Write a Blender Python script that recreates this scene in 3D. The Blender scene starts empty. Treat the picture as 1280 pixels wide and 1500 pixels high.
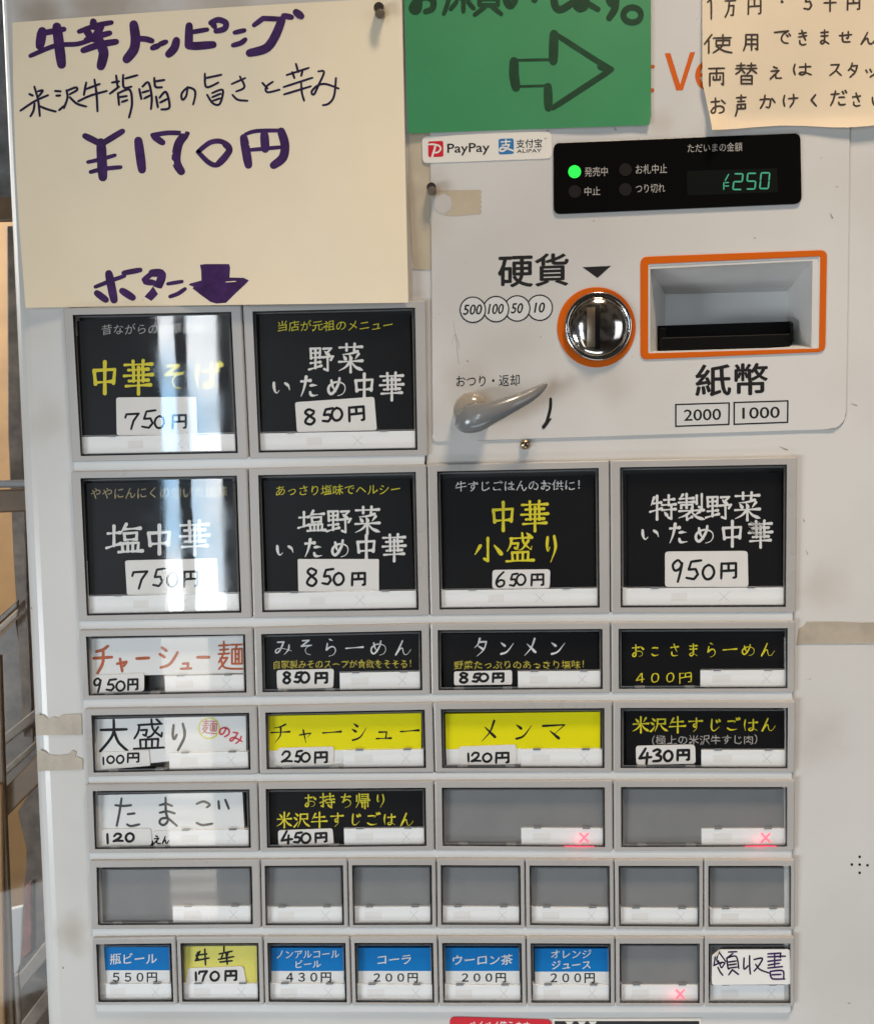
import bpy, bmesh, math, random
from mathutils import Vector, Matrix
from math import radians, sin, cos, pi

# ------------------------------------------------------------------ camera
scene = bpy.context.scene
COL = scene.collection
F = 1280.0                                   # focal length in photograph pixels (1280 wide)
RA, RB, RC = 0.05424, 0.03965, -0.02004      # pitch, yaw, roll of the camera to the machine face
T = Vector((-0.19012, -0.10375, 0.44841))
OZ = 1.32                                    # height of the top of the key block above the floor
_Rx = Matrix(((1, 0, 0), (0, cos(RA), -sin(RA)), (0, sin(RA), cos(RA))))
_Ry = Matrix(((cos(RB), 0, sin(RB)), (0, 1, 0), (-sin(RB), 0, cos(RB))))
_Rz = Matrix(((cos(RC), -sin(RC), 0), (sin(RC), cos(RC), 0), (0, 0, 1)))
M = _Rz @ _Rx @ _Ry
MT = M.transposed()
CP = -(MT @ T)                               # camera centre in face coordinates (x right, y down, z into the machine)


def W(v):
    return Vector((v[0], v[2], OZ - v[1]))


def P(px, py, z=0.0):
    """point of the plane z metres in front of the machine face that the photograph shows at px, py"""
    d = MT @ Vector(((px - 640) / F, (py - 750) / F, 1.0))
    t = (-z - CP[2]) / d[2]
    return W(CP + d * t)


cam_d = bpy.data.cameras.new('camera')
cam = bpy.data.objects.new('camera', cam_d)
COL.objects.link(cam)
scene.camera = cam
rt, dn, fw = [W(M[i]) - W((0, 0, 0)) for i in range(3)]
R4 = Matrix((rt, -dn, -fw)).transposed().to_4x4()
cam.matrix_world = Matrix.Translation(W(CP)) @ R4
cam_d.sensor_fit = 'HORIZONTAL'
cam_d.sensor_width = 36
cam_d.lens = 36 * F / 1280
cam_d.clip_start = 0.01
cam_d.clip_end = 100

# ------------------------------------------------------------------ world and lamps
world = bpy.data.worlds.new('World')
scene.world = world
world.use_nodes = True
wn = world.node_tree.nodes
wl = world.node_tree.links
wn.clear()
w_out = wn.new('ShaderNodeOutputWorld')
w_bg = wn.new('ShaderNodeBackground')
w_tc = wn.new('ShaderNodeTexCoord')
w_sep = wn.new('ShaderNodeSeparateXYZ')
w_ramp = wn.new('ShaderNodeValToRGB')
w_map = wn.new('ShaderNodeMapRange')
w_map.inputs['From Min'].default_value = -1
w_map.inputs['From Max'].default_value = 1
wl.new(w_tc.outputs['Generated'], w_sep.inputs[0])
wl.new(w_sep.outputs['Z'], w_map.inputs['Value'])
wl.new(w_map.outputs[0], w_ramp.inputs[0])
cr = w_ramp.color_ramp
cr.elements[0].color = (0.62, 0.52, 0.42, 1)
cr.elements[1].color = (0.62, 0.50, 0.36, 1)
e = cr.elements.new(0.48)
e.color = (0.34, 0.33, 0.32, 1)
w_noise = wn.new('ShaderNodeTexNoise')
w_noise.inputs['Scale'].default_value = 4.5
w_noise.inputs['Detail'].default_value = 3
w_mul = wn.new('ShaderNodeMixRGB')
w_mul.blend_type = 'MULTIPLY'
w_mul.inputs[0].default_value = 0.9
w_c = wn.new('ShaderNodeValToRGB')
w_c.color_ramp.elements[0].position = 0.42
w_c.color_ramp.elements[0].color = (0.22, 0.2, 0.18, 1)
w_c.color_ramp.elements[1].position = 0.58
wl.new(w_tc.outputs['Generated'], w_noise.inputs['Vector'])
wl.new(w_noise.outputs['Fac'], w_c.inputs[0])
wl.new(w_ramp.outputs[0], w_mul.inputs[1])
wl.new(w_c.outputs[0], w_mul.inputs[2])
wl.new(w_mul.outputs[0], w_bg.inputs['Color'])
w_bg.inputs['Strength'].default_value = 0.17
wl.new(w_bg.outputs[0], w_out.inputs['Surface'])

CAMW = W(CP)


def mirror_point(px, py, D):
    """where the room, D metres in front of the face, is seen mirrored in the face at px, py"""
    q = P(px, py, 0.002)
    k = (D + (-CAMW.y)) / (-CAMW.y)
    return Vector((CAMW.x + (q.x - CAMW.x) * k, -D, CAMW.z + (q.z - CAMW.z) * k))


def area(name, loc, target, sx, sy, power, col, tex=None):
    l = bpy.data.lights.new(name, 'AREA')
    l.shape = 'RECTANGLE'
    l.size = sx
    l.size_y = sy
    l.energy = power
    l.color = col
    o = bpy.data.objects.new(name, l)
    COL.objects.link(o)
    o.location = loc
    d = (Vector(target) - Vector(loc)).normalized()
    o.rotation_euler = d.to_track_quat('-Z', 'Y').to_euler()
    if tex:
        l.use_nodes = True
        n = l.node_tree.nodes
        k = l.node_tree.links
        em = [x for x in n if x.type == 'EMISSION'][0]
        g = n.new('ShaderNodeNewGeometry')
        mp = n.new('ShaderNodeMapping')
        mp.inputs['Scale'].default_value = tex['scale']
        nz = n.new('ShaderNodeTexNoise')
        nz.inputs['Scale'].default_value = 1
        nz.inputs['Detail'].default_value = 3
        rp = n.new('ShaderNodeValToRGB')
        els = rp.color_ramp.elements
        els[0].position, els[0].color = tex['stops'][0]
        els[1].position, els[1].color = tex['stops'][-1]
        for p_, c_ in tex['stops'][1:-1]:
            x = els.new(p_)
            x.color = c_
        k.new(g.outputs['Position'], mp.inputs[0])
        k.new(mp.outputs[0], nz.inputs['Vector'])
        k.new(nz.outputs['Fac'], rp.inputs[0])
        k.new(rp.outputs[0], em.inputs['Color'])
    return o


def window_lamp(name, x0, x1, y0, y1, D, rad, col, tex=None):
    a = mirror_point(x0, y0, D)
    b = mirror_point(x1, y1, D)
    c = (a + b) / 2
    sx, sy = abs(a.x - b.x), abs(a.z - b.z)
    area(name, c, c + Vector((0, 1, 0)), sx, sy, rad * sx * sy * pi, col, tex)


SKYTEX = {'scale': (2.2, 1, 1.7), 'stops': [(0.33, (0.34, 0.60, 0.86, 1)), (0.46, (0.66, 0.80, 0.92, 1)), (0.58, (1, 1, 1, 1))]}
SLAT = {'scale': (1.6, 1, 48), 'stops': [(0.36, (0.42, 0.36, 0.30, 1)), (0.66, (1, 0.95, 0.88, 1))]}
D0 = 2.4
window_lamp('window_daylight', 228, 268.2, 415, 910, D0, 23.0, (0.93, 0.97, 1.0), SKYTEX)
window_lamp('window_daylight', 269.0, 330, 415, 910, D0, 23.0, (0.93, 0.97, 1.0), SKYTEX)
window_lamp('window_daylight', 330.5, 350, 415, 910, D0, 1.6, (0.93, 0.97, 1.0), SKYTEX)
window_lamp('window_daylight', 234, 318, 925, 1350, 1.3, 5.0, (1.0, 0.96, 0.90), SLAT)
area('side_window', (1.9, -1.5, 1.30), (0.35, 0, 0.95), 0.9, 1.1, 1.3, (0.92, 0.96, 1.0)).data.spread = radians(75)
area('ceiling_lamp', (0.47, -0.50, 2.40), (0.44, 0.0, 1.06), 0.26, 0.20, 2.35, (1.0, 0.80, 0.60)).data.spread = radians(62)
area('left_fill', (-1.7, -1.5, 0.55), (-0.05, 0, 0.80), 0.8, 0.6, 3.6, (0.88, 0.95, 1.0)).data.spread = radians(50)  # unseen cool fill added to brighten the lower left
area('low_fill', (0.15, -0.75, 0.10), (0.15, 0, 0.95), 1.0, 0.25, 3.7, (0.86, 0.94, 1.0))  # fill lamp added low in front to lighten the lower keys
area('outdoor_daylight', (-1.3, 0.70, 1.9), (-0.45, 1.3, 1.1), 0.8, 0.8, 22, (1.0, 0.97, 0.92))

scene.view_settings.view_transform = 'Standard'
scene.view_settings.look = 'None'
scene.view_settings.exposure = -0.12
scene.view_settings.gamma = 1.0
scene.view_settings.use_curve_mapping = False
scene.render.engine = 'CYCLES'
scene.cycles.use_denoising = True
scene.cycles.max_bounces = 8
scene.cycles.transparent_max_bounces = 16
scene.cycles.caustics_reflective = False
scene.cycles.caustics_refractive = False

# ------------------------------------------------------------------ materials
MATS = {}


def lin(c):
    return tuple(((x / 255) / 12.92 if x / 255 <= 0.04045 else ((x / 255 + 0.055) / 1.055) ** 2.4) for x in c)


def mat(name, col, rough=0.5, metal=0.0, spec=0.5, var=0.0, vscale=40.0, bump=0.0, bscale=300.0, emit=None, es=0.0, coat=0.0, rvar=0.0):
    if name in MATS:
        return MATS[name]
    m = bpy.data.materials.new(name)
    m.use_nodes = True
    n = m.node_tree.nodes
    k = m.node_tree.links
    b = n['Principled BSDF']
    b.inputs['Base Color'].default_value = (*col, 1)
    b.inputs['Roughness'].default_value = rough
    b.inputs['Metallic'].default_value = metal
    b.inputs['Specular IOR Level'].default_value = spec
    b.inputs['Coat Weight'].default_value = coat
    b.inputs['Coat Roughness'].default_value = 0.08
    if emit:
        b.inputs['Emission Color'].default_value = (*emit, 1)
        b.inputs['Emission Strength'].default_value = es
    if var or bump or rvar:
        tc = n.new('ShaderNodeNewGeometry')
    if var or rvar:
        nz = n.new('ShaderNodeTexNoise')
        nz.inputs['Scale'].default_value = vscale
        nz.inputs['Detail'].default_value = 5
        nz.inputs['Roughness'].default_value = 0.6
        k.new(tc.outputs['Position'], nz.inputs['Vector'])
    if var:
        rp = n.new('ShaderNodeValToRGB')
        rp.color_ramp.elements[0].position = 0.3
        rp.color_ramp.elements[1].position = 0.7
        rp.color_ramp.elements[0].color = (*[x * (1 - var) for x in col], 1)
        rp.color_ramp.elements[1].color = (*[min(1, x * (1 + var)) for x in col], 1)
        k.new(nz.outputs['Fac'], rp.inputs[0])
        k.new(rp.outputs[0], b.inputs['Base Color'])
    if rvar:
        mr = n.new('ShaderNodeMapRange')
        mr.inputs['From Min'].default_value = 0.3
        mr.inputs['From Max'].default_value = 0.7
        mr.inputs['To Min'].default_value = max(0.02, rough - rvar)
        mr.inputs['To Max'].default_value = rough + rvar
        k.new(nz.outputs['Fac'], mr.inputs['Value'])
        k.new(mr.outputs[0], b.inputs['Roughness'])
    if bump:
        nb = n.new('ShaderNodeTexNoise')
        nb.inputs['Scale'].default_value = bscale
        nb.inputs['Detail'].default_value = 4
        bp = n.new('ShaderNodeBump')
        bp.inputs['Strength'].default_value = bump
        bp.inputs['Distance'].default_value = 0.0006
        k.new(tc.outputs['Position'], nb.inputs['Vector'])
        k.new(nb.outputs['Fac'], bp.inputs['Height'])
        k.new(bp.outputs[0], b.inputs['Normal'])
    MATS[name] = m
    return m


# worn and dirty patches of the paint, plus shade painted on the top strip: photograph px, radius m, colour, amount
STAINS_AND_SHADE = [(104, 1368, 0.013, (0.36, 0.30, 0.23), 0.55), (812, 562, 0.006, (0.33, 0.25, 0.18), 0.55), (680, 560, 0.016, (0.44, 0.40, 0.34), 0.5),
          (615, 300, 0.022, (0.46, 0.40, 0.31), 0.5), (1195, 1080, 0.020, (0.45, 0.40, 0.36), 0.45), (1200, 860, 0.018, (0.47, 0.42, 0.36), 0.5),
          (150, 8, 0.03, (0.34, 0.27, 0.20), 0.6), (60, 12, 0.02, (0.30, 0.24, 0.18), 0.6), (330, 2, 0.02, (0.40, 0.33, 0.26), 0.5),  # brown patches that paint in the shade of the top strip
          (960, 180, 0.010, (0.44, 0.39, 0.33), 0.5), (900, 560, 0.014, (0.46, 0.42, 0.37), 0.5), (70, 620, 0.016, (0.47, 0.43, 0.37), 0.5)]


def painted_steel():
    m = mat('painted_steel', (0.60, 0.575, 0.54), rough=0.30, spec=0.5, bump=0.05, bscale=240)
    n = m.node_tree.nodes
    k = m.node_tree.links
    b = n['Principled BSDF']
    g = n.new('ShaderNodeNewGeometry')
    big = n.new('ShaderNodeTexNoise')
    big.inputs['Scale'].default_value = 7
    big.inputs['Detail'].default_value = 6
    k.new(g.outputs['Position'], big.inputs['Vector'])
    big2 = n.new('ShaderNodeTexNoise')
    big2.inputs['Scale'].default_value = 60
    big2.inputs['Detail'].default_value = 6
    k.new(g.outputs['Position'], big2.inputs['Vector'])
    r1 = n.new('ShaderNodeValToRGB')
    r1.color_ramp.elements[0].position = 0.32
    r1.color_ramp.elements[0].color = (0.535, 0.515, 0.487, 1)
    r1.color_ramp.elements[1].position = 0.62
    r1.color_ramp.elements[1].color = (0.63, 0.615, 0.592, 1)
    k.new(big.outputs['Fac'], r1.inputs[0])
    # fine scuffs: stretched noise thresholded to a few thin marks
    mp = n.new('ShaderNodeMapping')
    mp.inputs['Scale'].default_value = (130, 130, 300)
    mp.inputs['Rotation'].default_value = (0, 0.5, 0)
    sc = n.new('ShaderNodeTexNoise')
    sc.inputs['Scale'].default_value = 1.0
    sc.inputs['Detail'].default_value = 2
    k.new(g.outputs['Position'], mp.inputs[0])
    k.new(mp.outputs[0], sc.inputs['Vector'])
    r2 = n.new('ShaderNodeValToRGB')
    r2.color_ramp.elements[0].position = 0.74
    r2.color_ramp.elements[0].color = (0, 0, 0, 1)
    r2.color_ramp.elements[1].position = 0.79
    k.new(sc.outputs['Fac'], r2.inputs[0])
    mx = n.new('ShaderNodeMixRGB')
    mx.inputs[2].default_value = (0.22, 0.19, 0.16, 1)
    k.new(r2.outputs[0], mx.inputs[0])
    k.new(r1.outputs[0], mx.inputs[1])
    last = mx
    for (sx, sy, rad, colr, amt) in STAINS_AND_SHADE:
        c0 = P(sx, sy, 0)
        ds = n.new('ShaderNodeVectorMath')
        ds.operation = 'DISTANCE'
        ds.inputs[1].default_value = c0
        k.new(g.outputs['Position'], ds.inputs[0])
        ad = n.new('ShaderNodeMath')
        ad.operation = 'MULTIPLY_ADD'
        ad.inputs[1].default_value = rad * 1.6
        k.new(big2.outputs['Fac'], ad.inputs[0])
        k.new(ds.outputs['Value'], ad.inputs[2])
        mr = n.new('ShaderNodeMapRange')
        mr.interpolation_type = 'SMOOTHSTEP'
        mr.inputs['From Min'].default_value = rad * 0.7
        mr.inputs['From Max'].default_value = rad * 2.0
        mr.inputs['To Min'].default_value = amt
        mr.inputs['To Max'].default_value = 0.0
        k.new(ad.outputs[0], mr.inputs['Value'])
        m3 = n.new('ShaderNodeMixRGB')
        m3.inputs[2].default_value = (*colr, 1)
        k.new(mr.outputs[0], m3.inputs[0])
        k.new(last.outputs[0], m3.inputs[1])
        last = m3
    k.new(last.outputs[0], b.inputs['Base Color'])
    return m


def clear_plastic(name, ior=1.62, white=0.0, rough=0.02):
    m = bpy.data.materials.new(name)
    m.use_nodes = True
    n = m.node_tree.nodes
    k = m.node_tree.links
    n.clear()
    o = n.new('ShaderNodeOutputMaterial')
    tr = n.new('ShaderNodeBsdfTransparent')
    tr.inputs[0].default_value = (0.99, 0.99, 0.99, 1)
    gl = n.new('ShaderNodeBsdfGlossy')
    gl.inputs['Roughness'].default_value = rough
    # reflectance of a thin sheet, the same from both sides
    f0 = ((ior - 1) / (ior + 1)) ** 2
    lw = n.new('ShaderNodeLayerWeight')
    lw.inputs['Blend'].default_value = 0.5
    pw = n.new('ShaderNodeMath')
    pw.operation = 'POWER'
    pw.inputs[1].default_value = 5.0
    k.new(lw.outputs['Facing'], pw.inputs[0])
    fr = n.new('ShaderNodeMath')
    fr.operation = 'MULTIPLY_ADD'
    fr.inputs[1].default_value = 1 - f0
    fr.inputs[2].default_value = f0
    k.new(pw.outputs[0], fr.inputs[0])
    # slightly wavy moulded surface
    g = n.new('ShaderNodeNewGeometry')
    nz = n.new('ShaderNodeTexNoise')
    nz.inputs['Scale'].default_value = 38
    nz.inputs['Detail'].default_value = 2
    bp = n.new('ShaderNodeBump')
    bp.inputs['Strength'].default_value = 0.013
    bp.inputs['Distance'].default_value = 0.001
    k.new(g.outputs['Position'], nz.inputs['Vector'])
    k.new(nz.outputs['Fac'], bp.inputs['Height'])
    k.new(bp.outputs[0], gl.inputs['Normal'])
    sm = n.new('ShaderNodeTexNoise')
    sm.inputs['Scale'].default_value = 55
    sm.inputs['Detail'].default_value = 6
    mr = n.new('ShaderNodeMapRange')
    mr.inputs['From Min'].default_value = 0.42
    mr.inputs['From Max'].default_value = 0.72
    mr.inputs['To Min'].default_value = rough
    mr.inputs['To Max'].default_value = rough + 0.045
    k.new(g.outputs['Position'], sm.inputs['Vector'])
    k.new(sm.outputs['Fac'], mr.inputs['Value'])
    k.new(mr.outputs[0], gl.inputs['Roughness'])
    mx = n.new('ShaderNodeMixShader')
    k.new(fr.outputs[0], mx.inputs[0])
    k.new(tr.outputs[0], mx.inputs[1])
    k.new(gl.outputs[0], mx.inputs[2])
    last = mx
    if white:
        df = n.new('ShaderNodeBsdfDiffuse')
        df.inputs[0].default_value = (0.75, 0.75, 0.75, 1)
        m2 = n.new('ShaderNodeMixShader')
        m2.inputs[0].default_value = white
        k.new(mx.outputs[0], m2.inputs[1])
        k.new(df.outputs[0], m2.inputs[2])
        last = m2
    k.new(last.outputs[0], o.inputs['Surface'])
    MATS[name] = m
    return m


STEEL = painted_steel()
LENS = clear_plastic('clear_lens', 1.6, 0.0, 0.022)
LENS_EDGE = clear_plastic('clear_lens_edge', 1.7, 0.26, 0.05)
GLASS = clear_plastic('window_glass', 1.5, 0.0, 0.03)
FRAME = mat('grey_key_plastic', (0.415, 0.395, 0.375), rough=0.32, bump=0.05, bscale=900, rvar=0.09, vscale=13, var=0.06)
LEDGE = mat('ledge_plastic', (0.63, 0.635, 0.63), rough=0.28, bump=0.02, bscale=500, var=0.03)
DARK = mat('dark_recess', (0.026, 0.026, 0.026), rough=0.5)
GREYRECESS = mat('grey_recess', (0.075, 0.075, 0.074), rough=0.5)
BLANK = mat('blank_insert', (0.225, 0.225, 0.224), rough=0.45, var=0.05, vscale=60)
BLACKCARD = mat('black_card', (0.008, 0.008, 0.009), rough=0.4, spec=0.2)
WHITECARD = mat('white_card', (0.80, 0.80, 0.785), rough=0.6, var=0.02)
YELLOWCARD = mat('yellow_card', (0.84, 0.76, 0.003), rough=0.5, spec=0.2, var=0.03)
PALEYELLOW = mat('pale_yellow_card', (0.75, 0.68, 0.13), rough=0.6, var=0.04)
BLUECARD = mat('blue_card', (0.0015, 0.185, 0.53), rough=0.5, spec=0.15, var=0.03)
BAR = mat('white_bar', (0.90, 0.90, 0.89), rough=0.4, var=0.015)
BARMARK = mat('bar_mark', (0.82, 0.80, 0.775), rough=0.5)
BARX = mat('bar_cross', (0.66, 0.66, 0.66), rough=0.5)
STICKER = mat('white_sticker', (0.80, 0.775, 0.74), rough=0.45, var=0.02, vscale=90)
INK = mat('black_marker_ink', (0.013, 0.012, 0.014), rough=0.6, spec=0.2)
PRINT = mat('black_print', (0.014, 0.013, 0.013), rough=0.6, spec=0.2)
YINK = mat('yellow_print', (0.72, 0.62, 0.02), rough=0.5)
YINK2 = mat('gold_print', (0.55, 0.46, 0.05), rough=0.5)
WINK = mat('white_print', (0.74, 0.73, 0.71), rough=0.5)
GREYINK = mat('pale_print', (0.42, 0.40, 0.37), rough=0.5)
TANINK = mat('tan_print', (0.40, 0.32, 0.16), rough=0.5)
PURPLE = mat('purple_marker_ink', (0.048, 0.016, 0.090), rough=0.6, spec=0.2, var=0.35, vscale=160)
DARKPURPLE = mat('dark_purple_pen', (0.018, 0.010, 0.040), rough=0.6, spec=0.2)
ORANGEINK = mat('orange_marker_ink', (0.46, 0.085, 0.012), rough=0.5, var=0.2, vscale=200)
REDINK = mat('red_marker_ink', (0.62, 0.04, 0.06), rough=0.5)
PINKINK = mat('pink_marker_ink', (0.62, 0.16, 0.14), rough=0.5)
LIMEINK = mat('yellow_highlighter', (0.72, 0.66, 0.03), rough=0.5)
PAPER = mat('cream_paper', (0.81, 0.70, 0.52), rough=0.75, var=0.03, vscale=14, bump=0.08, bscale=90)
NOTEPAPER = mat('tan_note_paper', (0.70, 0.575, 0.41), rough=0.7, var=0.03, vscale=25, bump=0.08, bscale=90)
GREENPAPER = mat('green_paper', (0.024, 0.225, 0.080), rough=0.55, var=0.06, vscale=25, bump=0.06, bscale=120)
GREENINK = mat('marker_on_green', (0.010, 0.048, 0.020), rough=0.6, spec=0.2, var=0.2, vscale=120)
BROWNINK = mat('brown_black_pen', (0.055, 0.037, 0.027), rough=0.6, spec=0.2)
ORANGE = mat('orange_plastic', (0.58, 0.105, 0.001), rough=0.4, spec=0.3)
ORANGEPRINT = mat('orange_print', (0.58, 0.10, 0.001), rough=0.5, spec=0.3)
CHROME = mat('chrome', (0.66, 0.63, 0.59), rough=0.10, metal=1.0, bump=0.04, bscale=220, rvar=0.05, vscale=140)
DOMEREFLECT = mat('brown_reflection', (0.22, 0.17, 0.12), rough=0.30, metal=0.8, var=0.15, vscale=300)
DARKCHROME = mat('chrome_rim', (0.55, 0.53, 0.50), rough=0.12, metal=1.0)
BLACKPANEL = mat('black_display', (0.003, 0.003, 0.003), rough=0.25, spec=0.15)
BLACKPL = mat('black_plastic', (0.003, 0.003, 0.003), rough=0.5, spec=0.12)
LEVER = mat('grey_lever_plastic', (0.19, 0.19, 0.187), rough=0.24, coat=0.25, bump=0.02, bscale=700)
SLOTWHITE = mat('slot_white', (0.60, 0.60, 0.59), rough=0.4, var=0.02)
BRASS = mat('brass_screw', (0.46, 0.35, 0.22), rough=0.28, metal=1.0)
MAGNET = mat('magnet_steel', (0.46, 0.42, 0.38), rough=0.2, metal=1.0)
MAGTOP = mat('magnet_top', (0.10, 0.075, 0.055), rough=0.45, var=0.2, vscale=400)
GREENLED = mat('green_lamp', (0.02, 0.6, 0.05), emit=(0.0, 1.0, 0.06), es=1.0)
DIGIT = mat('green_digit', (0.01, 0.05, 0.03), emit=(0.05, 0.42, 0.22), es=0.8)
DIMLAMP = mat('unlit_lamp', (0.012, 0.010, 0.009), rough=0.3)
REDLAMP = mat('red_lamp', (0.8, 0.25, 0.25), emit=(1.0, 0.07, 0.14), es=1.5)
REDGLOW = mat('red_leak_glow', (0.5, 0.02, 0.04), emit=(1.0, 0.02, 0.08), es=3.0)  # emissive strip standing in for red light leaking under the bar
TAPE = mat('aged_tape', (0.47, 0.395, 0.29), rough=0.35, var=0.10, vscale=60, bump=0.35, bscale=260)
TAPE2 = mat('grey_tape', (0.42, 0.36, 0.285), rough=0.45, var=0.14, vscale=80, bump=0.4, bscale=260)
RESIDUE = mat('paper_residue', (0.49, 0.465, 0.43), rough=0.8, var=0.05)
PAYWHITE = mat('sticker_white', (0.74, 0.70, 0.63), rough=0.35)
PAYRED = mat('red_logo', (0.56, 0.006, 0.024), rough=0.4)
PAYBLUE = mat('blue_logo', (0.02, 0.17, 0.40), rough=0.4)
REDSTICK = mat('red_sticker', (0.60, 0.004, 0.018), rough=0.35)
BLACKSTICK = mat('black_sticker', (0.012, 0.012, 0.014), rough=0.4)
GREYBOX = mat('coin_fill', (0.58, 0.575, 0.56), rough=0.45)

# ------------------------------------------------------------------ mesh builder


class MB:
    def __init__(self, *mats):
        self.v, self.f, self.m, self.mats = [], [], [], []
        self.k = 0
        for x in mats:
            self.slot(x)

    def slot(self, m):
        if m not in self.mats:
            self.mats.append(m)
        return self.mats.index(m)

    def add(self, pts, faces, m):
        b = len(self.v)
        self.v += [tuple(p) for p in pts]
        i = self.slot(m)
        for f in faces:
            self.f.append([b + x for x in f])
            self.m.append(i)

    def sheet(self, poly, z, m):
        self.add([P(x, y, z) for x, y in poly], [list(range(len(poly)))], m)

    def prism(self, poly, z0, z1, m, mtop=None, tz=None):
        n = len(poly)
        top = [P(x, y, (tz[i] if tz else z1)) for i, (x, y) in enumerate(poly)]
        bot = [Vector((p.x, -z0, p.z)) for p in top]
        self.add(top + bot, [[i, (i + 1) % n, n + (i + 1) % n, n + i] for i in range(n)] + [list(range(n, 2 * n))[::-1]], m)
        self.add(top, [list(range(n))], mtop or m)

    def ring(self, outer, inner, z0, z1, m):
        n = len(outer)
        o1 = [P(x, y, z1) for x, y in outer]
        i1 = [P(x, y, z1) for x, y in inner]
        o0 = [Vector((p.x, -z0, p.z)) for p in o1]
        i0 = [Vector((p.x, -z0, p.z)) for p in i1]
        fs = []
        for i in range(n):
            j = (i + 1) % n
            fs += [[i, j, n + j, n + i], [2 * n + i, 2 * n + j, j, i], [n + i, n + j, 3 * n + j, 3 * n + i],
                   [3 * n + i, 3 * n + j, 2 * n + j, 2 * n + i]]
        self.add(o1 + i1 + o0 + i0, fs, m)

    # --- writing
    def strip(self, pts, ws, z, m):
        """pts px path, ws px width per point: a ribbon with round ends"""
        self.k += 1
        dz = (self.k % 40) * 2e-6
        zf = z if callable(z) else (lambda x, y: z)
        n = len(pts)
        L, Rr = [], []
        for i, (x, y) in enumerate(pts):
            a = pts[max(0, i - 1)]
            b = pts[min(n - 1, i + 1)]
            tx, ty = b[0] - a[0], b[1] - a[1]
            l = math.hypot(tx, ty) or 1
            nx, ny = -ty / l, tx / l
            h = ws[i] / 2
            L.append((x + nx * h, y + ny * h))
            Rr.append((x - nx * h, y - ny * h))

        def cap(c, p, q, w):
            a0 = math.atan2(p[1] - c[1], p[0] - c[0])
            out = []
            for s in range(1, 5):
                a = a0 + s * pi / 5
                out.append((c[0] + cos(a) * w / 2, c[1] + sin(a) * w / 2))
            return out
        c0 = cap(pts[0], L[0], Rr[0], ws[0])
        c1 = cap(pts[-1], Rr[-1], L[-1], ws[-1])
        allp = L + Rr + c0 + c1
        fs = [[i, i + 1, n + i + 1, n + i] for i in range(n - 1)]
        fs.append([0] + [2 * n + i for i in range(4)] + [n])
        fs.append([2 * n - 1] + [2 * n + 4 + i for i in range(4)] + [n - 1])
        self.add([P(x, y, zf(x, y) + dz) for x, y in allp], fs, m)

    def stroke(self, pts, w, z, m, kind='n', curved=True, jit=0.0):
        """pts with None marking sharp corners"""
        runs, cur = [], []
        for p in pts:
            if p is None:
                runs.append(cur)
                cur = [cur[-1]]
            else:
                cur.append(p)
        runs.append(cur)
        tot = sum(math.dist(r[i], r[i + 1]) for r in runs for i in range(len(r) - 1)) or 1
        s = 0
        for r in runs:
            if len(r) < 2:
                continue
            path = catmull(r) if curved and len(r) > 2 else subdiv(r)
            ws = []
            for i, p in enumerate(path):
                if i:
                    s += math.dist(path[i - 1], p)
                ws.append(max(0.25, w * prof(kind, min(1, s / tot)) * (1 + jit * sin(p[0] * 1.3 + p[1]))))
            self.strip(path, ws, z, m)

    def glyph(self, ch, box, w, z, m, style='brush', rot=0.0):
        x0, y0, x1, y1 = box
        cx, cy = (x0 + x1) / 2, (y0 + y1) / 2
        for kind, pts in GLY[ch]:
            q = []
            for p in pts:
                if p is None:
                    q.append(None)
                    continue
                x = x0 + (x1 - x0) * p[0] / 100 - cx
                y = y0 + (y1 - y0) * p[1] / 100 - cy
                q.append((cx + x * cos(rot) - y * sin(rot), cy + x * sin(rot) + y * cos(rot)))
            kk = kind if style == 'brush' else 'n'
            self.stroke(q, w, z, m, kk, curved=kind not in 'p')

    def text(self, s, x0, x1, y0, y1, m, z, bold=0.0, slope=0.0, shear=0.0, kai=0.0):
        """type set in Blender's own built-in face, its ink fitted to the px box; slope = dy/dx"""
        vs, fs = text_mesh(s, 0.0)
        ax, bx = min(v[0] for v in vs), max(v[0] for v in vs)
        ay, by = min(v[1] for v in vs), max(v[1] for v in vs)
        xm = (x0 + x1) / 2
        zf = z if callable(z) else (lambda x, y: z)
        kb = bold * 0.85 * (x1 - x0) / (bx - ax)
        shifts = [(0, 0)] if bold == 0 else [(-kb, 0), (kb, 0), (0, kb * .8), (0, -kb * .8)]
        for n, (sx, sy) in enumerate(shifts):
            out = []
            for v in vs:
                ty = (v[1] - ay) / (by - ay)
                x = x0 + kb + (x1 - x0 - 2 * kb) * (v[0] - ax) / (bx - ax) + shear * (ty - .5) * (y1 - y0) + sx
                y = y1 - kb - (y1 - y0 - 2 * kb) * ty + slope * (x - xm) + sy
                if kai:
                    adv = (x1 - x0) / len(s)
                    y -= kai * (((x - x0) % adv) - adv / 2)
                out.append(P(x, y, zf(x, y) + n * 2e-6))
            self.add(out, fs, m)

    def build(self, name, parent=None, bevel=0.0, smooth=False, label=None, segs=2, recalc=True):
        me = bpy.data.meshes.new(name)
        me.from_pydata(self.v, [], self.f)
        for x in self.mats:
            me.materials.append(x)
        me.polygons.foreach_set('material_index', self.m)
        bm = bmesh.new()
        bm.from_mesh(me)
        if bevel or smooth:
            bmesh.ops.remove_doubles(bm, verts=bm.verts, dist=1e-6)
        if recalc:
            bmesh.ops.recalc_face_normals(bm, faces=bm.faces)
        bm.to_mesh(me)
        bm.free()
        if smooth:
            me.polygons.foreach_set('use_smooth', [True] * len(me.polygons))
        o = bpy.data.objects.new(name, me)
        COL.objects.link(o)
        if parent:
            o.parent = parent
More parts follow.
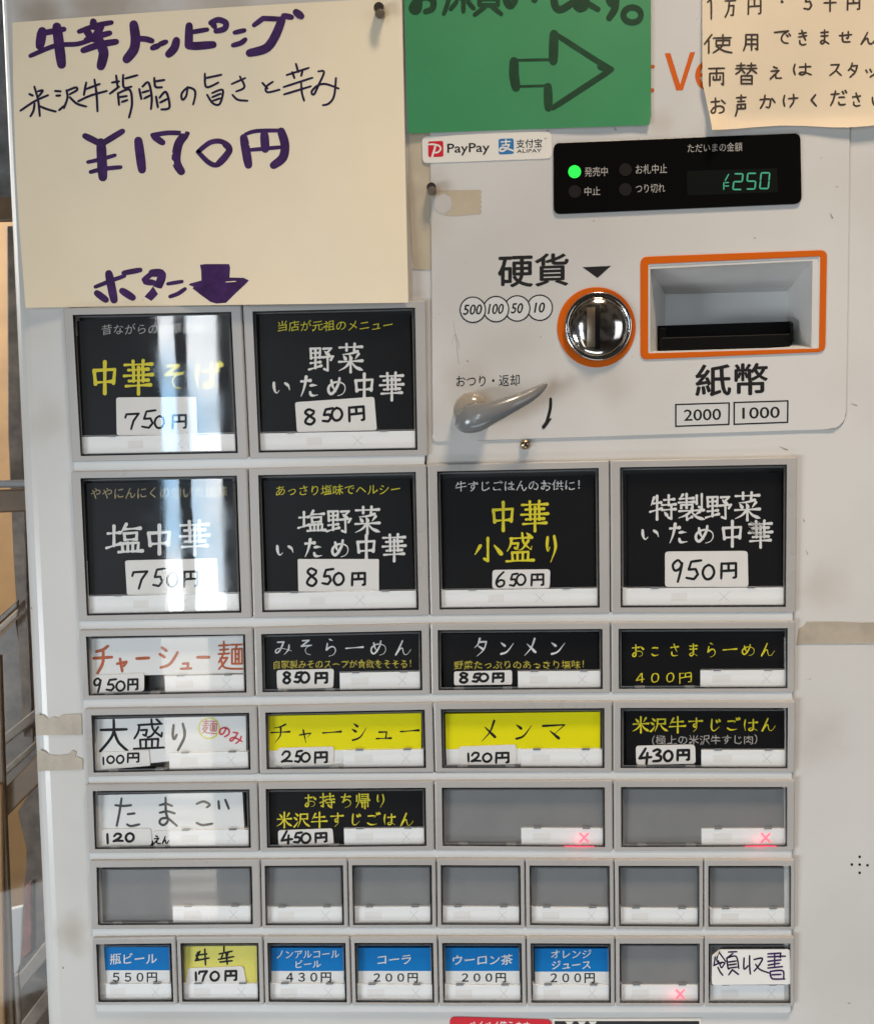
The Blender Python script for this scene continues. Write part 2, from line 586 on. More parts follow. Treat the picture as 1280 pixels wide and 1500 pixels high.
        if bevel:
            b = o.modifiers.new('bevel', 'BEVEL')
            b.width = bevel
            b.segments = segs
            b.limit_method = 'ANGLE'
            b.angle_limit = radians(40)
            b.harden_normals = False
        if label:
            o['label'] = label
        return o


def thing(o, label, cat, group=None):
    o['label'] = label
    o['category'] = cat
    if group:
        o['group'] = group
    return o


def empty(name, loc):
    o = bpy.data.objects.new(name, None)
    COL.objects.link(o)
    o.location = loc
    o.empty_display_size = 0.05
    return o


def reparent(o, root):
    o.parent = root
    o.matrix_parent_inverse = Matrix.Translation(root.location).inverted()


_tm = {}


def text_mesh(s, bold):
    if (s, bold) not in _tm:  # outline of one line of type
        c = bpy.data.curves.new('t', 'FONT')
        c.body = s
        c.offset = bold
        c.resolution_u = 3
        o = bpy.data.objects.new('t', c)
        COL.objects.link(o)
        dg = bpy.context.evaluated_depsgraph_get()
        me = o.evaluated_get(dg).to_mesh()
        _tm[(s, bold)] = ([(v.co.x, v.co.y) for v in me.vertices], [list(p.vertices) for p in me.polygons])
        bpy.data.objects.remove(o)
        bpy.data.curves.remove(c)
    return _tm[(s, bold)]


def catmull(r, k=6):
    out = []
    n = len(r)
    for i in range(n - 1):
        p0, p1, p2, p3 = r[max(0, i - 1)], r[i], r[i + 1], r[min(n - 1, i + 2)]
        for j in range(k):
            t = j / k
            out.append(tuple(0.5 * (2 * p1[d] + (p2[d] - p0[d]) * t + (2 * p0[d] - 5 * p1[d] + 4 * p2[d] - p3[d]) * t * t +
                                    (3 * p1[d] - p0[d] - 3 * p2[d] + p3[d]) * t ** 3) for d in (0, 1)))
    out.append(r[-1])
    return out


def subdiv(r, k=5):
    out = []
    for i in range(len(r) - 1):
        for j in range(k):
            t = j / k
            out.append((r[i][0] + (r[i + 1][0] - r[i][0]) * t, r[i][1] + (r[i + 1][1] - r[i][1]) * t))
    out.append(r[-1])
    return out


def prof(k, t):
    if k == 'h':
        return 0.95 - 0.42 * sin(pi * min(1, t * 1.15)) + (0.35 * (t - .75) / .25 if t > .75 else 0)
    if k == 'v':
        return 1.15 - 0.25 * sin(pi * t)
    if k == 'd':
        return 0.45 + 0.95 * min(1, t * 1.4)
    if k == 'l':
        return 1.15 - 0.9 * t ** 1.3
    if k == 'r':
        return 0.45 + 1.0 * min(1, t / .8) - (1.1 * (t - .8) / .2 if t > .8 else 0)
    if k == 'c':
        return 0.85 + 0.25 * sin(pi * t * 1.6) - 0.35 * t
    if k == 'p':
        return 1.0 - 0.2 * sin(pi * t)
    return 1.0 - 0.12 * abs(2 * t - 1) ** 4


def rquad(q, r, n=5):
    """polygon q with rounded corners, px"""
    out = []
    N = len(q)
    for i in range(N):
        p, a, b = Vector(q[i]), Vector(q[i - 1]), Vector(q[(i + 1) % N])
        rr = r[i] if isinstance(r, (list, tuple)) else r
        if rr <= 0:
            out.append(tuple(p))
            continue
        A = p + (a - p).normalized() * rr
        B = p + (b - p).normalized() * rr
        for j in range(n + 1):
            t = j / n
            c = A * (1 - t) ** 2 + p * 2 * t * (1 - t) + B * t * t
            out.append(tuple(c))
    return out


def circ(cx, cy, rx, ry=None, n=40):
    ry = ry or rx
    return [(cx + rx * cos(2 * pi * i / n), cy + ry * sin(2 * pi * i / n)) for i in range(n)]


def bil(q, u, v):
    (a, b, c, d) = q
    return tuple((a[i] * (1 - u) + b[i] * u) * (1 - v) + (d[i] * (1 - u) + c[i] * u) * v for i in (0, 1))


def inset(q, l, t, r, b):
    w = math.dist(q[0], q[1])
    h = math.dist(q[0], q[3])
    u0, u1, v0, v1 = l / w, 1 - r / w, t / h, 1 - b / h
    return [bil(q, u0, v0), bil(q, u1, v0), bil(q, u1, v1), bil(q, u0, v1)]


# ------------------------------------------------------------------ stroke characters (x right, y down, 0-100)
RAW = {
 'い': 'c16,22 17,50 22,74 30,82 40,68;c68,25 82,40 88,64',
 'た': 'h12,28 56,24;l36,8 30,40 22,66 10,92;c58,46 72,44 90,45;c56,74 60,86 74,89 94,86',
 'め': 'c24,22 30,50 46,74;c62,12 56,40 38,72 22,84 10,70 14,48 36,32 62,30 84,42 88,64 76,84 54,92',
 'そ': 'c28,14 70,12 | 20,44 | 88,38 | 58,48 46,66 56,84 80,90',
 'ば': 'c16,16 10,50 16,88;h38,34 86,30;c64,10 65,50 62,78 46,88 36,80 46,70 62,72 88,88;d82,4 88,16;d94,0 100,12',
 'ま': 'h24,22 80,19;h26,44 78,41;c52,6 52,50 50,80 34,90 22,80 36,70 54,74 84,90',
 'ん': 'c46,8 30,46 10,90 | 34,54 46,52 50,72 58,88 74,84 92,58',
 'み': 'c20,20 52,18 | 40,50 26,76 12,82 10,68 26,56 54,58 92,70;c80,36 76,64 54,92',
 'ら': 'c42,6 62,14;c28,28 22,62 | 48,46 72,48 80,66 66,86 38,94',
 'ー': 'h6,54 94,46',
 'お': 'h12,30 58,26;c36,8 36,50 34,82 22,90 12,80 30,60 60,52 82,62 80,82 58,90;d70,20 90,38',
 'こ': 'c24,24 50,22 78,22 66,34;c20,74 40,87 84,80',
 'さ': 'h16,32 82,26;c44,8 56,36 72,62;c24,64 26,82 46,90 78,86',
 'す': 'h8,28 92,24;c56,6 56,50 46,66 36,54 46,44 58,52 56,76 36,96',
 'じ': 'c32,10 28,60 34,84 52,88 82,62;d60,14 68,28;d78,8 86,22',
 'ご': 'c20,28 46,26 72,27 62,38;c16,76 40,88 82,82;d76,4 84,16;d92,0 100,12',
 'は': 'c16,14 10,50 16,88;h38,34 90,30;c66,10 66,50 64,78 48,88 36,80 48,70 64,72 92,88',
 'の': 'c54,24 46,60 28,78 12,66 14,40 40,20 72,24 88,48 80,74 58,90',
 'で': 'c8,26 84,18 | 54,40 46,66 60,84 82,88;d74,40 82,52;d88,34 96,46',
 'き': 'h18,26 80,20;h16,46 84,38;c42,6 56,36 74,64;c24,66 28,84 50,92 76,88',
 'せ': 'h6,42 94,34;c70,12 70,44 66,62 58,58;c28,20 28,66 36,86 82,86',
 'え': 'd38,6 62,16;c22,36 74,32 | 16,90 | 44,62 52,66 56,84 92,84',
 'か': 'c8,36 60,32 68,46 60,84 44,82;c36,8 30,50 10,90;d76,28 94,54',
 'け': 'c16,14 10,50 16,86;h40,36 92,32;c68,8 68,54 48,92',
 'く': 'c66,8 26,48 | 72,92',
 'だ': 'h10,28 54,24;l34,8 28,40 20,66 8,92;c54,46 66,44 84,45;c52,74 56,86 70,89 88,86;d72,10 80,24;d88,4 96,18',
 'り': 'c26,14 22,44 28,60 40,46;c68,10 76,50 46,96',
 'し': 'c34,8 30,70 46,92 88,66',
 'ち': 'h12,26 82,22;c42,6 30,48 22,58 | 54,42 84,54 78,80 40,94',
 'タ': 'l40,6 30,34 8,54;l34,24 80,22 | 64,64 22,98;d30,44 62,62',
 'ン': 'd12,20 36,38;l12,88 50,74 92,22',
 'メ': 'l74,6 52,54 10,94;d26,34 78,76',
 'チ': 'l76,8 50,20 18,26;h4,48 96,44;l52,22 50,62 24,96',
 'ャ': 'c8,46 84,34 | 62,60;c32,14 50,94',
 'シ': 'd20,8 42,22;d10,36 32,48;l14,92 58,76 94,28',
 'ュ': 'p22,36 68,34 | 62,82;h6,86 94,82',
 'マ': 'l6,24 92,18 | 54,62;d34,50 68,88',
 'ス': 'l18,18 76,16 | 50,60 10,92;d54,58 92,92',
 'ッ': 'd14,36 24,56;d42,30 52,50;l84,32 74,66 44,90',
 '中': 'v12,30 17,70;p12,30 86,26 | 81,68;h17,66 81,62;v50,4 50,98',
 '華': 'h6,15 94,12;v33,4 34,24;v66,2 64,24;h18,30 82,27;h4,47 96,43;v35,30 35,62;v66,28 66,62;h20,62 82,59;h10,77 90,73;v51,22 51,100',
 '野': 'v8,12 10,48;p8,12 46,10 | 44,46;h10,29 44,27;h10,46 44,44;v27,12 27,84;h8,66 46,62;h2,90 50,76;p58,12 90,10 | 70,30;d64,22 80,36;p54,44 97,40 | 88,54;p75,44 76,94 | 62,88',
 '菜': 'h6,14 94,11;v34,2 34,24;v66,1 64,24;l78,27 50,35 18,38;d22,42 30,54;d46,40 52,52;l82,36 68,54;h4,64 96,60;v50,54 50,100;l47,64 30,82 4,95;r53,64 70,82 98,93',
 '塩': 'h4,34 38,31;v21,10 21,72;h0,80 40,66;l56,4 40,34;h52,20 95,17;v50,34 52,54;p50,34 86,31 | 84,52;h52,54 84,52;v44,66 46,90;p44,66 90,63 | 88,88;v60,64 60,90;v74,64 74,90;h34,93 101,89',
 '小': 'p50,6 50,94 | 38,86;l24,36 6,70;d72,34 95,66',
 '盛': 'h16,20 92,16;l20,20 16,42 4,62;p24,36 44,35 | 40,54 32,50;c58,2 64,34 90,56 | 92,44;l80,26 60,52 46,58;d74,2 86,12;v22,66 24,90;p22,66 80,63 | 78,88;v41,65 41,90;v60,64 60,90;h2,94 98,90',
 '特': 'l16,10 4,42;h12,34 42,30;v27,4 27,97;h0,67 44,54;h54,20 92,17;v72,2 72,40;h46,40 98,37;h46,60 98,56;p82,42 82,95 | 70,89;d56,68 64,80',
 '製': 'h6,20 58,17;l18,4 8,18;h2,34 60,31;v32,2 32,54;v12,44 12,54;p12,43 54,41 | 54,53;v70,8 70,38;p89,2 89,54 | 78,50;h4,66 96,62;d48,55 54,64;l48,66 32,80 2,92;v32,80 34,98;h34,98 52,88;l82,68 64,80;r50,68 70,88 100,97',
 '米': 'd20,14 34,32;l80,8 66,32;h6,46 94,42;v50,2 50,98;l47,46 30,72 2,90;r53,46 72,72 99,89',
 '沢': 'd12,8 26,22;d2,34 18,46;l4,94 16,80 28,58;p42,14 86,12 | 84,44;h42,44 84,42;l42,14 40,56 26,96;r58,46 72,72 100,92',
 '牛': 'l26,10 6,46;h22,34 84,30;h2,62 98,57;v52,2 52,98',
 '持': 'h4,28 40,25;p24,4 24,88 | 12,82;h4,62 40,48;h50,22 92,19;v70,4 70,42;h44,42 98,39;h44,62 98,58;p80,44 80,94 | 68,88;d54,70 62,82',
 '帰': 'v12,18 12,52;l28,6 28,50 6,94;p44,10 88,8 | 86,36;h46,22 86,21;h44,36 88,35;v40,48 40,60;h40,48 96,46;v48,60 48,88;p48,60 86,58 | 85,86;v66,42 66,98',
 '大': 'h6,34 94,32;l50,4 46,50 4,98;r50,34 66,70 97,96',
 '円': 'v16,12 14,94;p16,14 86,12 | 86,88 74,90;v50,12 50,50;h16,54 84,50',
 '万': 'h8,16 92,14;p36,40 78,38 | 72,86 54,84;l42,16 34,60 8,94',
 '千': 'l78,6 50,18 20,24;h4,48 96,46;v50,20 50,98',
 '使': 'l28,4 2,52;v17,34 17,98;h34,22 98,20;v44,34 44,58;p44,34 92,33 | 92,58;h44,58 92,57;l68,4 66,60 34,96;r44,62 70,86 100,96',
 '用': 'l18,10 17,60 4,96;p18,10 88,10 | 88,92 | 76,86;h18,36 88,36;h18,62 88,62;v52,10 52,94',
 '両': 'h6,10 94,8;v12,34 12,96;p12,34 88,32 | 88,92 | 78,86;v50,10 50,66;v32,50 32,67;h32,67 70,66;v70,48 70,67',
 '替': 'h8,14 44,12;h4,28 46,26;l27,2 24,34 4,52;d30,32 44,48;h54,14 92,12;h52,28 97,26;l73,2 70,34 54,52;d76,32 96,48;v28,60 28,98;p28,60 76,60 | 76,98;h28,78 76,78;h28,96 76,96',
 '声': 'h12,14 88,12;v50,2 50,30;h22,32 78,30;p18,46 84,44 | 84,64;v50,46 50,64;h18,65 84,64;l18,46 18,70 4,99',
 '麺': 'h4,16 44,14;h8,30 42,28;h2,44 46,42;v24,2 24,44;l20,48 4,72;l10,58 38,56 | 24,74 4,94;r14,66 30,90 100,93;h50,13 98,12;v56,28 56,76;p56,28 96,26 | 96,76;l76,14 70,26;v70,28 70,76;v83,28 83,76;h70,44 83,44;h70,60 83,60;h56,76 96,76',
 '願': 'h4,10 50,8;l8,10 8,60 0,96;v20,24 20,56;p20,24 48,24 | 48,56;h20,40 48,40;h20,56 48,56;v34,56 34,90;l22,66 12,84;d42,66 52,82;h56,10 98,8;v62,26 62,74;p62,26 94,26 | 94,74;h62,42 94,42;h62,58 94,58;h62,74 94,74;l72,78 54,98;d84,78 100,96',
 '辛': 'v50,2 50,18;h18,20 84,16;d34,26 40,42;l68,24 60,42;h4,46 96,42;h14,68 88,64;v50,46 50,100',
 '0': 'c52,6 24,24 14,60 34,92 66,88 86,56 76,20 50,6',
 '1': 'v46,8 54,92',
 '2': 'c14,34 34,8 66,10 74,32 52,62 10,90 | 40,84 92,86',
 '3': 'c18,18 52,6 76,20 44,46 | 80,58 72,86 16,92',
 '4': 'p52,4 8,66 | 94,58;v66,32 58,100',
 '5': 'p42,12 28,48 | 66,46 78,70 56,92 16,86;h42,12 96,6',
 '6': 'c72,4 34,34 14,70 34,94 70,84 74,60 44,54 20,72',
 '7': 'p10,36 16,18 | 88,14 | 58,54 44,98',
 '8': 'c78,18 46,6 24,24 52,46 80,70 56,94 22,82 34,56 74,32 78,16',
 '9': 'c76,24 52,8 20,26 30,50 62,44 78,20 | 66,60 50,98',
}
GLY = {}
for ch, s in RAW.items():
    out = []
    for st in s.split(';'):
        pts = []
        for w in st[1:].split():
            pts.append(None if w == '|' else tuple(float(a) for a in w.split(',')))
        out.append((st[0], pts))
    GLY[ch] = out

# ------------------------------------------------------------------ ground
gb = MB(mat('floor_concrete', (0.20, 0.18, 0.16), rough=0.6, var=0.2, vscale=6))
gb.add([(-6, -5, 0), (6, -5, 0), (6, 6, 0), (-6, 6, 0)], [[0, 1, 2, 3]], gb.mats[0])
g_o = gb.build('floor')
g_o['kind'] = 'structure'

# ------------------------------------------------------------------ the machine: cabinet
XL = P(35, 760, -0.006).x
XR = P(1450, 760, 0).x
DEPTH = 0.42
machine = empty('ticket_machine', ((XL + XR) / 2, DEPTH / 2, 0))
thing(machine, 'off-white meal ticket machine with rows of menu keys, coin slot and banknote slot', 'ticket machine')
ZTOP = P(640, -420, 0).z


def boxmesh(name, a, b):
    me = bpy.data.meshes.new(name)
    bm = bmesh.new()
    bmesh.ops.create_cube(bm, size=1)
    for v in bm.verts:
        v.co = Vector([(a[i] + b[i]) / 2 + v.co[i] * (b[i] - a[i]) for i in range(3)])
    bm.to_mesh(me)
    bm.free()
    return me


cab = bpy.data.objects.new('cabinet', boxmesh('cabinet', (XL, 0, 0.002), (XR, DEPTH, ZTOP)))
COL.objects.link(cab)
cab.data.materials.append(STEEL)
bv = cab.modifiers.new('b', 'BEVEL')
bv.width = 0.011
bv.segments = 6
bv.limit_method = 'ANGLE'

ROWS = [  # seam points left to right: (top x, top y), (bottom x, bottom y)
 [((91, 450.5), (104, 677)), ((354.5, 445.5), (365, 672)), ((624, 439), (627.5, 667.5))],
 [((102.5, 690), (113, 911)), ((363, 685.5), (370, 906)), ((625, 680), (629.5, 902)), ((893, 674), (894.5, 899)), ((1169, 669), (1167, 898))],
 [((114, 922.5), (119, 1026)), ((371, 919), (373.5, 1021)), ((629.5, 913), (631, 1018)), ((894.5, 911), (895, 1016)), ((1166, 910), (1165.5, 1015))],
 [((122, 1038), (126, 1139)), ((377, 1034), (379.5, 1134)), ((634, 1029), (636.5, 1132)), ((897.5, 1027), (897.5, 1132)), ((1166.5, 1027), (1165.5, 1132.5))],
 [((124, 1149), (128, 1251)), ((377.5, 1146), (380, 1249)), ((635.5, 1144), (637, 1246)), ((898, 1143), (898.5, 1248)), ((1165.5, 1143), (1165, 1247))],
 [((129.5, 1261), (132.5, 1362.5)), ((381, 1259), (383, 1361)), ((509, 1258), (511, 1360.5)), ((639, 1258), (640, 1360)), ((769, 1258.5), (770, 1360.5)), ((899.5, 1259), (900.5, 1362)), ((1031, 1259), (1031, 1363)), ((1165.5, 1259), (1165, 1363))],
 [((134, 1374), (138, 1473.5)), ((257.5, 1372.5), (261, 1473)), ((385, 1372), (387.5, 1473)), ((512.5, 1372), (515, 1474)), ((641, 1372), (643, 1475)), ((770.5, 1372.5), (772, 1475)), ((901, 1373), (901.5, 1475)), ((1031.5, 1373), (1031.5, 1475)), ((1164.5, 1373), (1164.5, 1475))],
]


def cut(poly, z0, z1):
    mb = MB(DARK)
    mb.prism(poly, z0, z1, DARK)
    return mb.build('cut')


cutters = [
 cut([(948, 387), (1202, 374), (1200, 511), (948, 519)], -0.07, 0.01),
 cut([(95, 454), (621, 443), (623, 684), (1164, 673), (1161, 1487.5), (141.5, 1484.5)], -0.007, 0.012),
]
for c in cutters:
    bo = cab.modifiers.new('c', 'BOOLEAN')
    bo.object = c
    bo.operation = 'DIFFERENCE'
    bo.solver = 'EXACT'
dg = bpy.context.evaluated_depsgraph_get()
newme = bpy.data.meshes.new_from_object(cab.evaluated_get(dg))
cab.modifiers.clear()
cab.data = newme
cab.data.name = 'cabinet'
for c in cutters:
    bpy.data.objects.remove(c)
while len(newme.materials) > 1:
    newme.materials.pop()
if not len(newme.materials):
    newme.materials.append(STEEL)
newme.materials[0] = STEEL
newme.polygons.foreach_set('material_index', [0] * len(newme.polygons))
cab.parent = machine
cab.matrix_parent_inverse = Matrix.Translation(machine.location).inverted()


def part(mb, name, parent=machine, label=None, **kw):
    o = mb.build(name, None, label=label, **kw)
    o.parent = parent
    if parent is machine:
        o.matrix_parent_inverse = Matrix.Translation(machine.location).inverted()
    else:
        o.matrix_parent_inverse = parent.matrix_parent_inverse.inverted() if False else Matrix.Identity(4)
        # every part mesh is modelled in world coordinates and sits under a part at the origin
    return o


# floor of the key pocket
mb = MB(DARK)
mb.sheet([(92, 451), (624, 440), (626, 681), (1168, 670), (1166, 1490), (138, 1487)], -0.0066, DARK)
part(mb, 'pocket_back')

# ledges between the rows of keys
for r in range(7):
    b = [s[1] for s in ROWS[r]]
    if r < 6:
        t = [s[0] for s in ROWS[r + 1]]
        n = len(ROWS[r])
        if r == 0:
            t = t[:3]
        lo = [t[0], t[-1]]
    else:
        lo = [(141.5, 1483.3), (1158, 1485.6)]
    lx, rx = 3.0, (-4.5 if r else -4.0)
    q = [(b[0][0] + lx, b[0][1] - 4), (b[-1][0] + rx, b[-1][1] - 4), (lo[1][0] + rx if r < 6 else lo[1][0], lo[1][1] + (4 if r < 6 else 0)),
         (b[0][0] + lx + 1, lo[0][1] + (4 if r < 6 else 0))]
    mb = MB(LEDGE)
    mb.prism(q, -0.006, 0.0019, LEDGE)
    part(mb, 'key_ledge', bevel=0.0006)

# money panel: raised plate with a rounded lower right corner
mb = MB(STEEL)
plate = rquad([(629, -60), (1247, -75), (1237.5, 627), (633.5, 646)], [0, 0, 26, 10], 8)
hole = rquad([(944, 381), (1206, 371), (1204, 513), (944, 521)], 4, 2)
mb2 = MB(STEEL)
mb2.prism(plate, 0.0001, 0.0008, STEEL)
pl = mb2.build('money_panel', None)
cc = cut([(948, 387), (1202, 374), (1200, 511), (948, 519)], -0.07, 0.01)
bo = pl.modifiers.new('c', 'BOOLEAN')
bo.object = cc
bo.solver = 'EXACT'
dg = bpy.context.evaluated_depsgraph_get()
nm = bpy.data.meshes.new_from_object(pl.evaluated_get(dg))
pl.modifiers.clear()
pl.data = nm
nm.materials.clear()
nm.materials.append(STEEL)
nm.polygons.foreach_set('material_index', [0] * len(nm.polygons))
bpy.data.objects.remove(cc)
bv = pl.modifiers.new('bevel', 'BEVEL')
bv.width = 0.0004
bv.segments = 2
bv.limit_method = 'ANGLE'
bv.angle_limit = radians(60)
reparent(pl, machine)
ZP = 0.0008      # front of the money panel
SEAMLINE = mat('seam_grime', (0.25, 0.215, 0.175), rough=0.8)
mb = MB(SEAMLINE)
mb.stroke([(1247.5, -60), (1245.5, 120), (1241, 380), (1238.6, 590)], 1.2, 0.00012, SEAMLINE)
mb.stroke([(1238.6, 590), (1238, 606), (1234, 619), (1224, 627), (1212, 628.5)], 1.3, 0.00012, SEAMLINE)
mb.stroke([(1212, 628.5), (1100, 632), (960, 636.5), (800, 641.5), (700, 645)], 1.0, 0.00012, SEAMLINE)
part(mb, 'panel_seam')
SCUFF = mat('scuff', (0.31, 0.275, 0.235), rough=0.8)
rnd = random.Random(11)


def marks(lst, z, name='scuff'):
    for pts, w in lst:
        mb = MB(SCUFF)
        mb.stroke(pts, w, z, SCUFF, 'd')
        part(mb, name)


marks([([(1142, 654), (1148, 657), (1153, 659)], 1.6), ([(1246, 591), (1255, 594)], 1.2)], 0.00006)
marks([([(1216, 312), (1219, 319)], 2.0)], ZP + 0.00006)
marks([([(1208, 629.5), (1222, 627.5)], 1.6)], ZP + 0.00002)
marks([([(664, 470), (668, 500), (672, 533)], 0.5), ([(661, 505), (667, 490), (673, 510)], 0.5)], ZP + 0.00006)
marks([([(899, 186), (902, 190)], 1.6)], ZP + 0.00006)
marks([([(1176, 760), (1178, 764)], 1.2), ([(1180, 806), (1183, 812)], 1.0)], 0.00006)
marks([([(91.5, 1417), (92.5, 1418.5)], 2.2)], 0.00006)
marks([([(45, 890), (46, 891)], 1.6)], -0.0005)

# ------------------------------------------------------------------ keys
ZT, ZB = 0.0034, 0.0024
ZCARD, ZBAR, ZLENS = -0.0008, -0.0001, 0.0014


def key(r, i, kind, label, card_fn=None, lamp=False, blank=False):
    A, B = ROWS[r][i], ROWS[r][i + 1]
    q = [A[0], B[0], B[1], A[1]]
    q = inset(q, 0.8, 0.3, 0.8, 0.3)
    if kind == 'large':
        ins = (14, 10.5, 15.5, 8.5)
    elif kind == 'wide':
        ins = (10.5, 10, 11.5, 6.3)
    else:
        ins = (5.5, 9.5, 6.0, 4.6)
    win = inset(q, *ins)
    f = MB(FRAME, DARK)
    # outer body with a window
    o1 = [P(x, y, ZT if j < 2 else ZB) for j, (x, y) in enumerate(q)]
    i1 = [P(x, y, ZT if j < 2 else ZB) for j, (x, y) in enumerate(win)]
    o0 = [Vector((p.x, 0.006, p.z)) for p in o1]
    i0 = [Vector((p.x, 0.0045, p.z)) for p in i1]
    fs = []
    for a in range(4):
        b = (a + 1) % 4
        fs += [[a, b, 4 + b, 4 + a], [8 + a, 8 + b, b, a]]
    f.add(o1 + i1 + o0, fs, FRAME)
    fr = part(f, 'button', bevel=0.0007, segs=2, label=label)
    RC_ = GREYRECESS if blank else DARK
    d = MB(RC_)
    d.add(i1 + i0, [[a, (a + 1) % 4, 4 + (a + 1) % 4, 4 + a] for a in range(4)] + [[4, 5, 6, 7]], RC_)
    for v in range(len(d.v)):
        p = d.v[v]
        d.v[v] = (p[0], p[1] + 0.0009 if v < 4 else p[1], p[2])
    part(d, 'recess', fr)
    lens = inset(win, 1.9, 2.0, 2.2, 2.0)
    # insert
    if blank:
        c = MB(BLANK)
        c.prism(inset(lens, 2, 2, 2, 2), -0.0042, ZCARD, BLANK)
        part(c, 'blank_insert', fr)
    elif card_fn:
        c = MB()
        card_fn(c)
        part(c, 'menu_card', fr)
    # white bar with tabs
    wl_, hl = math.dist(lens[0], lens[1]), math.dist(lens[0], lens[3])
    u0 = 0.485 if kind == 'wide' else 0.004
    bh = {'large': 26, 'wide': 24.5, 'half': 24.5}[kind]
    v0 = 1 - bh / hl
    bq = [bil(lens, u0, v0), bil(lens, 0.995, v0), bil(lens, 0.995, 0.994), bil(lens, u0, 0.994)]
    w = MB(BAR, DARK, BARMARK, BARX)
    w.prism(bq, -0.004, ZBAR, BAR)
    ub = {'large': (.30, .40, .60, .66), 'wide': (.14, .36, .73, .83), 'half': (.14, .36, .73, .83)}[kind]
    w.sheet([bil(bq, ub[0], .30), bil(bq, ub[1], .28), bil(bq, ub[1], .72), bil(bq, ub[0], .74)], ZBAR + 2e-5, BARMARK)
    xm = REDLAMP if lamp else BARX
    xw = 1.8 if lamp else 0.9
    if lamp:
        l = MB(REDLAMP, REDGLOW)
        l.stroke([bil(bq, .72, .30), bil(bq, .82, .82)], 3.0, ZBAR + 1e-4, REDLAMP)
        l.stroke([bil(bq, .82, .30), bil(bq, .72, .82)], 3.0, ZBAR + 1.2e-4, REDLAMP)
        g0, g1 = bil(bq, .54, 1.06), bil(bq, .90, 1.06)
        l.prism([bil(bq, .52, 1.04), bil(bq, .90, 1.04), bil(bq, .86, 1.17), bil(bq, .56, 1.17)], -0.001, ZBAR, REDGLOW)
        lp = part(l, 'sold_out_lamp', fr, label='lit red sold-out cross')
        pt = bpy.data.lights.new('red_lamp', 'POINT')
        pt.energy = 0.0005
        pt.color = (1.0, 0.05, 0.12)
        pt.shadow_soft_size = 0.002
        po = bpy.data.objects.new('red_lamp', pt)
        COL.objects.link(po)
        po.parent = lp
        po.location = P(*bil(bq, .72, 1.02), 0.0045)
    else:
        w.stroke([bil(bq, ub[2], .25), bil(bq, ub[3], .78)], xw, ZBAR + 1e-5, BARX)
        w.stroke([bil(bq, ub[3], .25), bil(bq, ub[2], .78)], xw, ZBAR + 2e-5, BARX)
    part(w, 'label_bar', fr)
    # clear cap
    m = MB(LENS, LENS_EDGE)
    inn = inset(lens, 2.2, 2.2, 2.2, 2.2)
    a1 = [P(x, y, ZLENS) for x, y in inn]
    a0 = [P(x, y, ZLENS - 0.0006) for x, y in lens]
    m.add(a1, [[3, 2, 1, 0]], LENS)
    m.add(a1 + a0, [[a, (a + 1) % 4, 4 + (a + 1) % 4, 4 + a][::-1] for a in range(4)], LENS_EDGE)
    # moulded tabs along the lower edge of the cap and one painted highlight line over the bar
    for u in (0.20, 0.80):
        uu = u0 + (0.995 - u0) * u
        p0 = bil(lens, uu, v0)
        m.prism([(p0[0] - 5.5, p0[1] - 1.2), (p0[0] + 5.5, p0[1] - 1.4), (p0[0] + 5.5, p0[1] + 0.6), (p0[0] - 5.5, p0[1] + 0.8)], -0.001, ZBAR + 0.0003, DARKTAB)
    e0, e1 = bil(lens, u0, v0), bil(lens, 1.0, v0)
    m.strip(subdiv([(e0[0], e0[1] - 1.6), (e1[0], e1[1] - 1.6)]), [1.3] * 6, ZLENS - 0.0005, LENS_EDGE)
    if kind == 'wide':
        for u in (0.12, 0.42):
            p0 = bil(lens, u, 1.0)
            m.prism([(p0[0] - 7, p0[1] - 1.5), (p0[0] + 7, p0[1] - 1.8), (p0[0] + 7, p0[1] + 1.6), (p0[0] - 7, p0[1] + 1.9)], -0.002, ZLENS - 0.0003, LENS_EDGE)
    part(m, 'clear_cap', fr, recalc=False)
    return fr


DARKTAB = mat('smoked_tab', (0.16, 0.16, 0.155), rough=0.4)
ZI = ZCARD + 0.00006     # ink on cards


def card(q, base=BLACKCARD, big=(), sub=(), extra=None):
    """big: (char, x0,y0,x1,y1, ink, width, style); sub: (text, x0,x1,y0,y1, ink, bold, slope)"""
    def fn(c):
        c.prism(q, -0.0042, ZCARD, base)
        for g in big:
            ch, x0, y0, x1, y1, ink, w = g[:7]
            c.glyph(ch, (x0, y0, x1, y1), w, ZI, ink, g[7] if len(g) > 7 else 'brush', g[8] if len(g) > 8 else 0.0)
        for s in sub:
            c.text(s[0], s[1], s[2], s[3], s[4], s[5], ZI, s[6] if len(s) > 6 else 0.0, s[7] if len(s) > 7 else -0.012, 0.0, 0.16)
        if extra:
            extra(c)
    return fn


def row_of(chars, boxes, ink, w, style='brush'):
    thin = 0.86 if w > 3 else 1.0            # crowded characters are written with a finer brush
    return [(ch, *b, ink, w * (thin if len(RAW[ch].split(';')) > 7 else 1.0), style) for ch, b in zip(chars, boxes)]


YM = 4.2
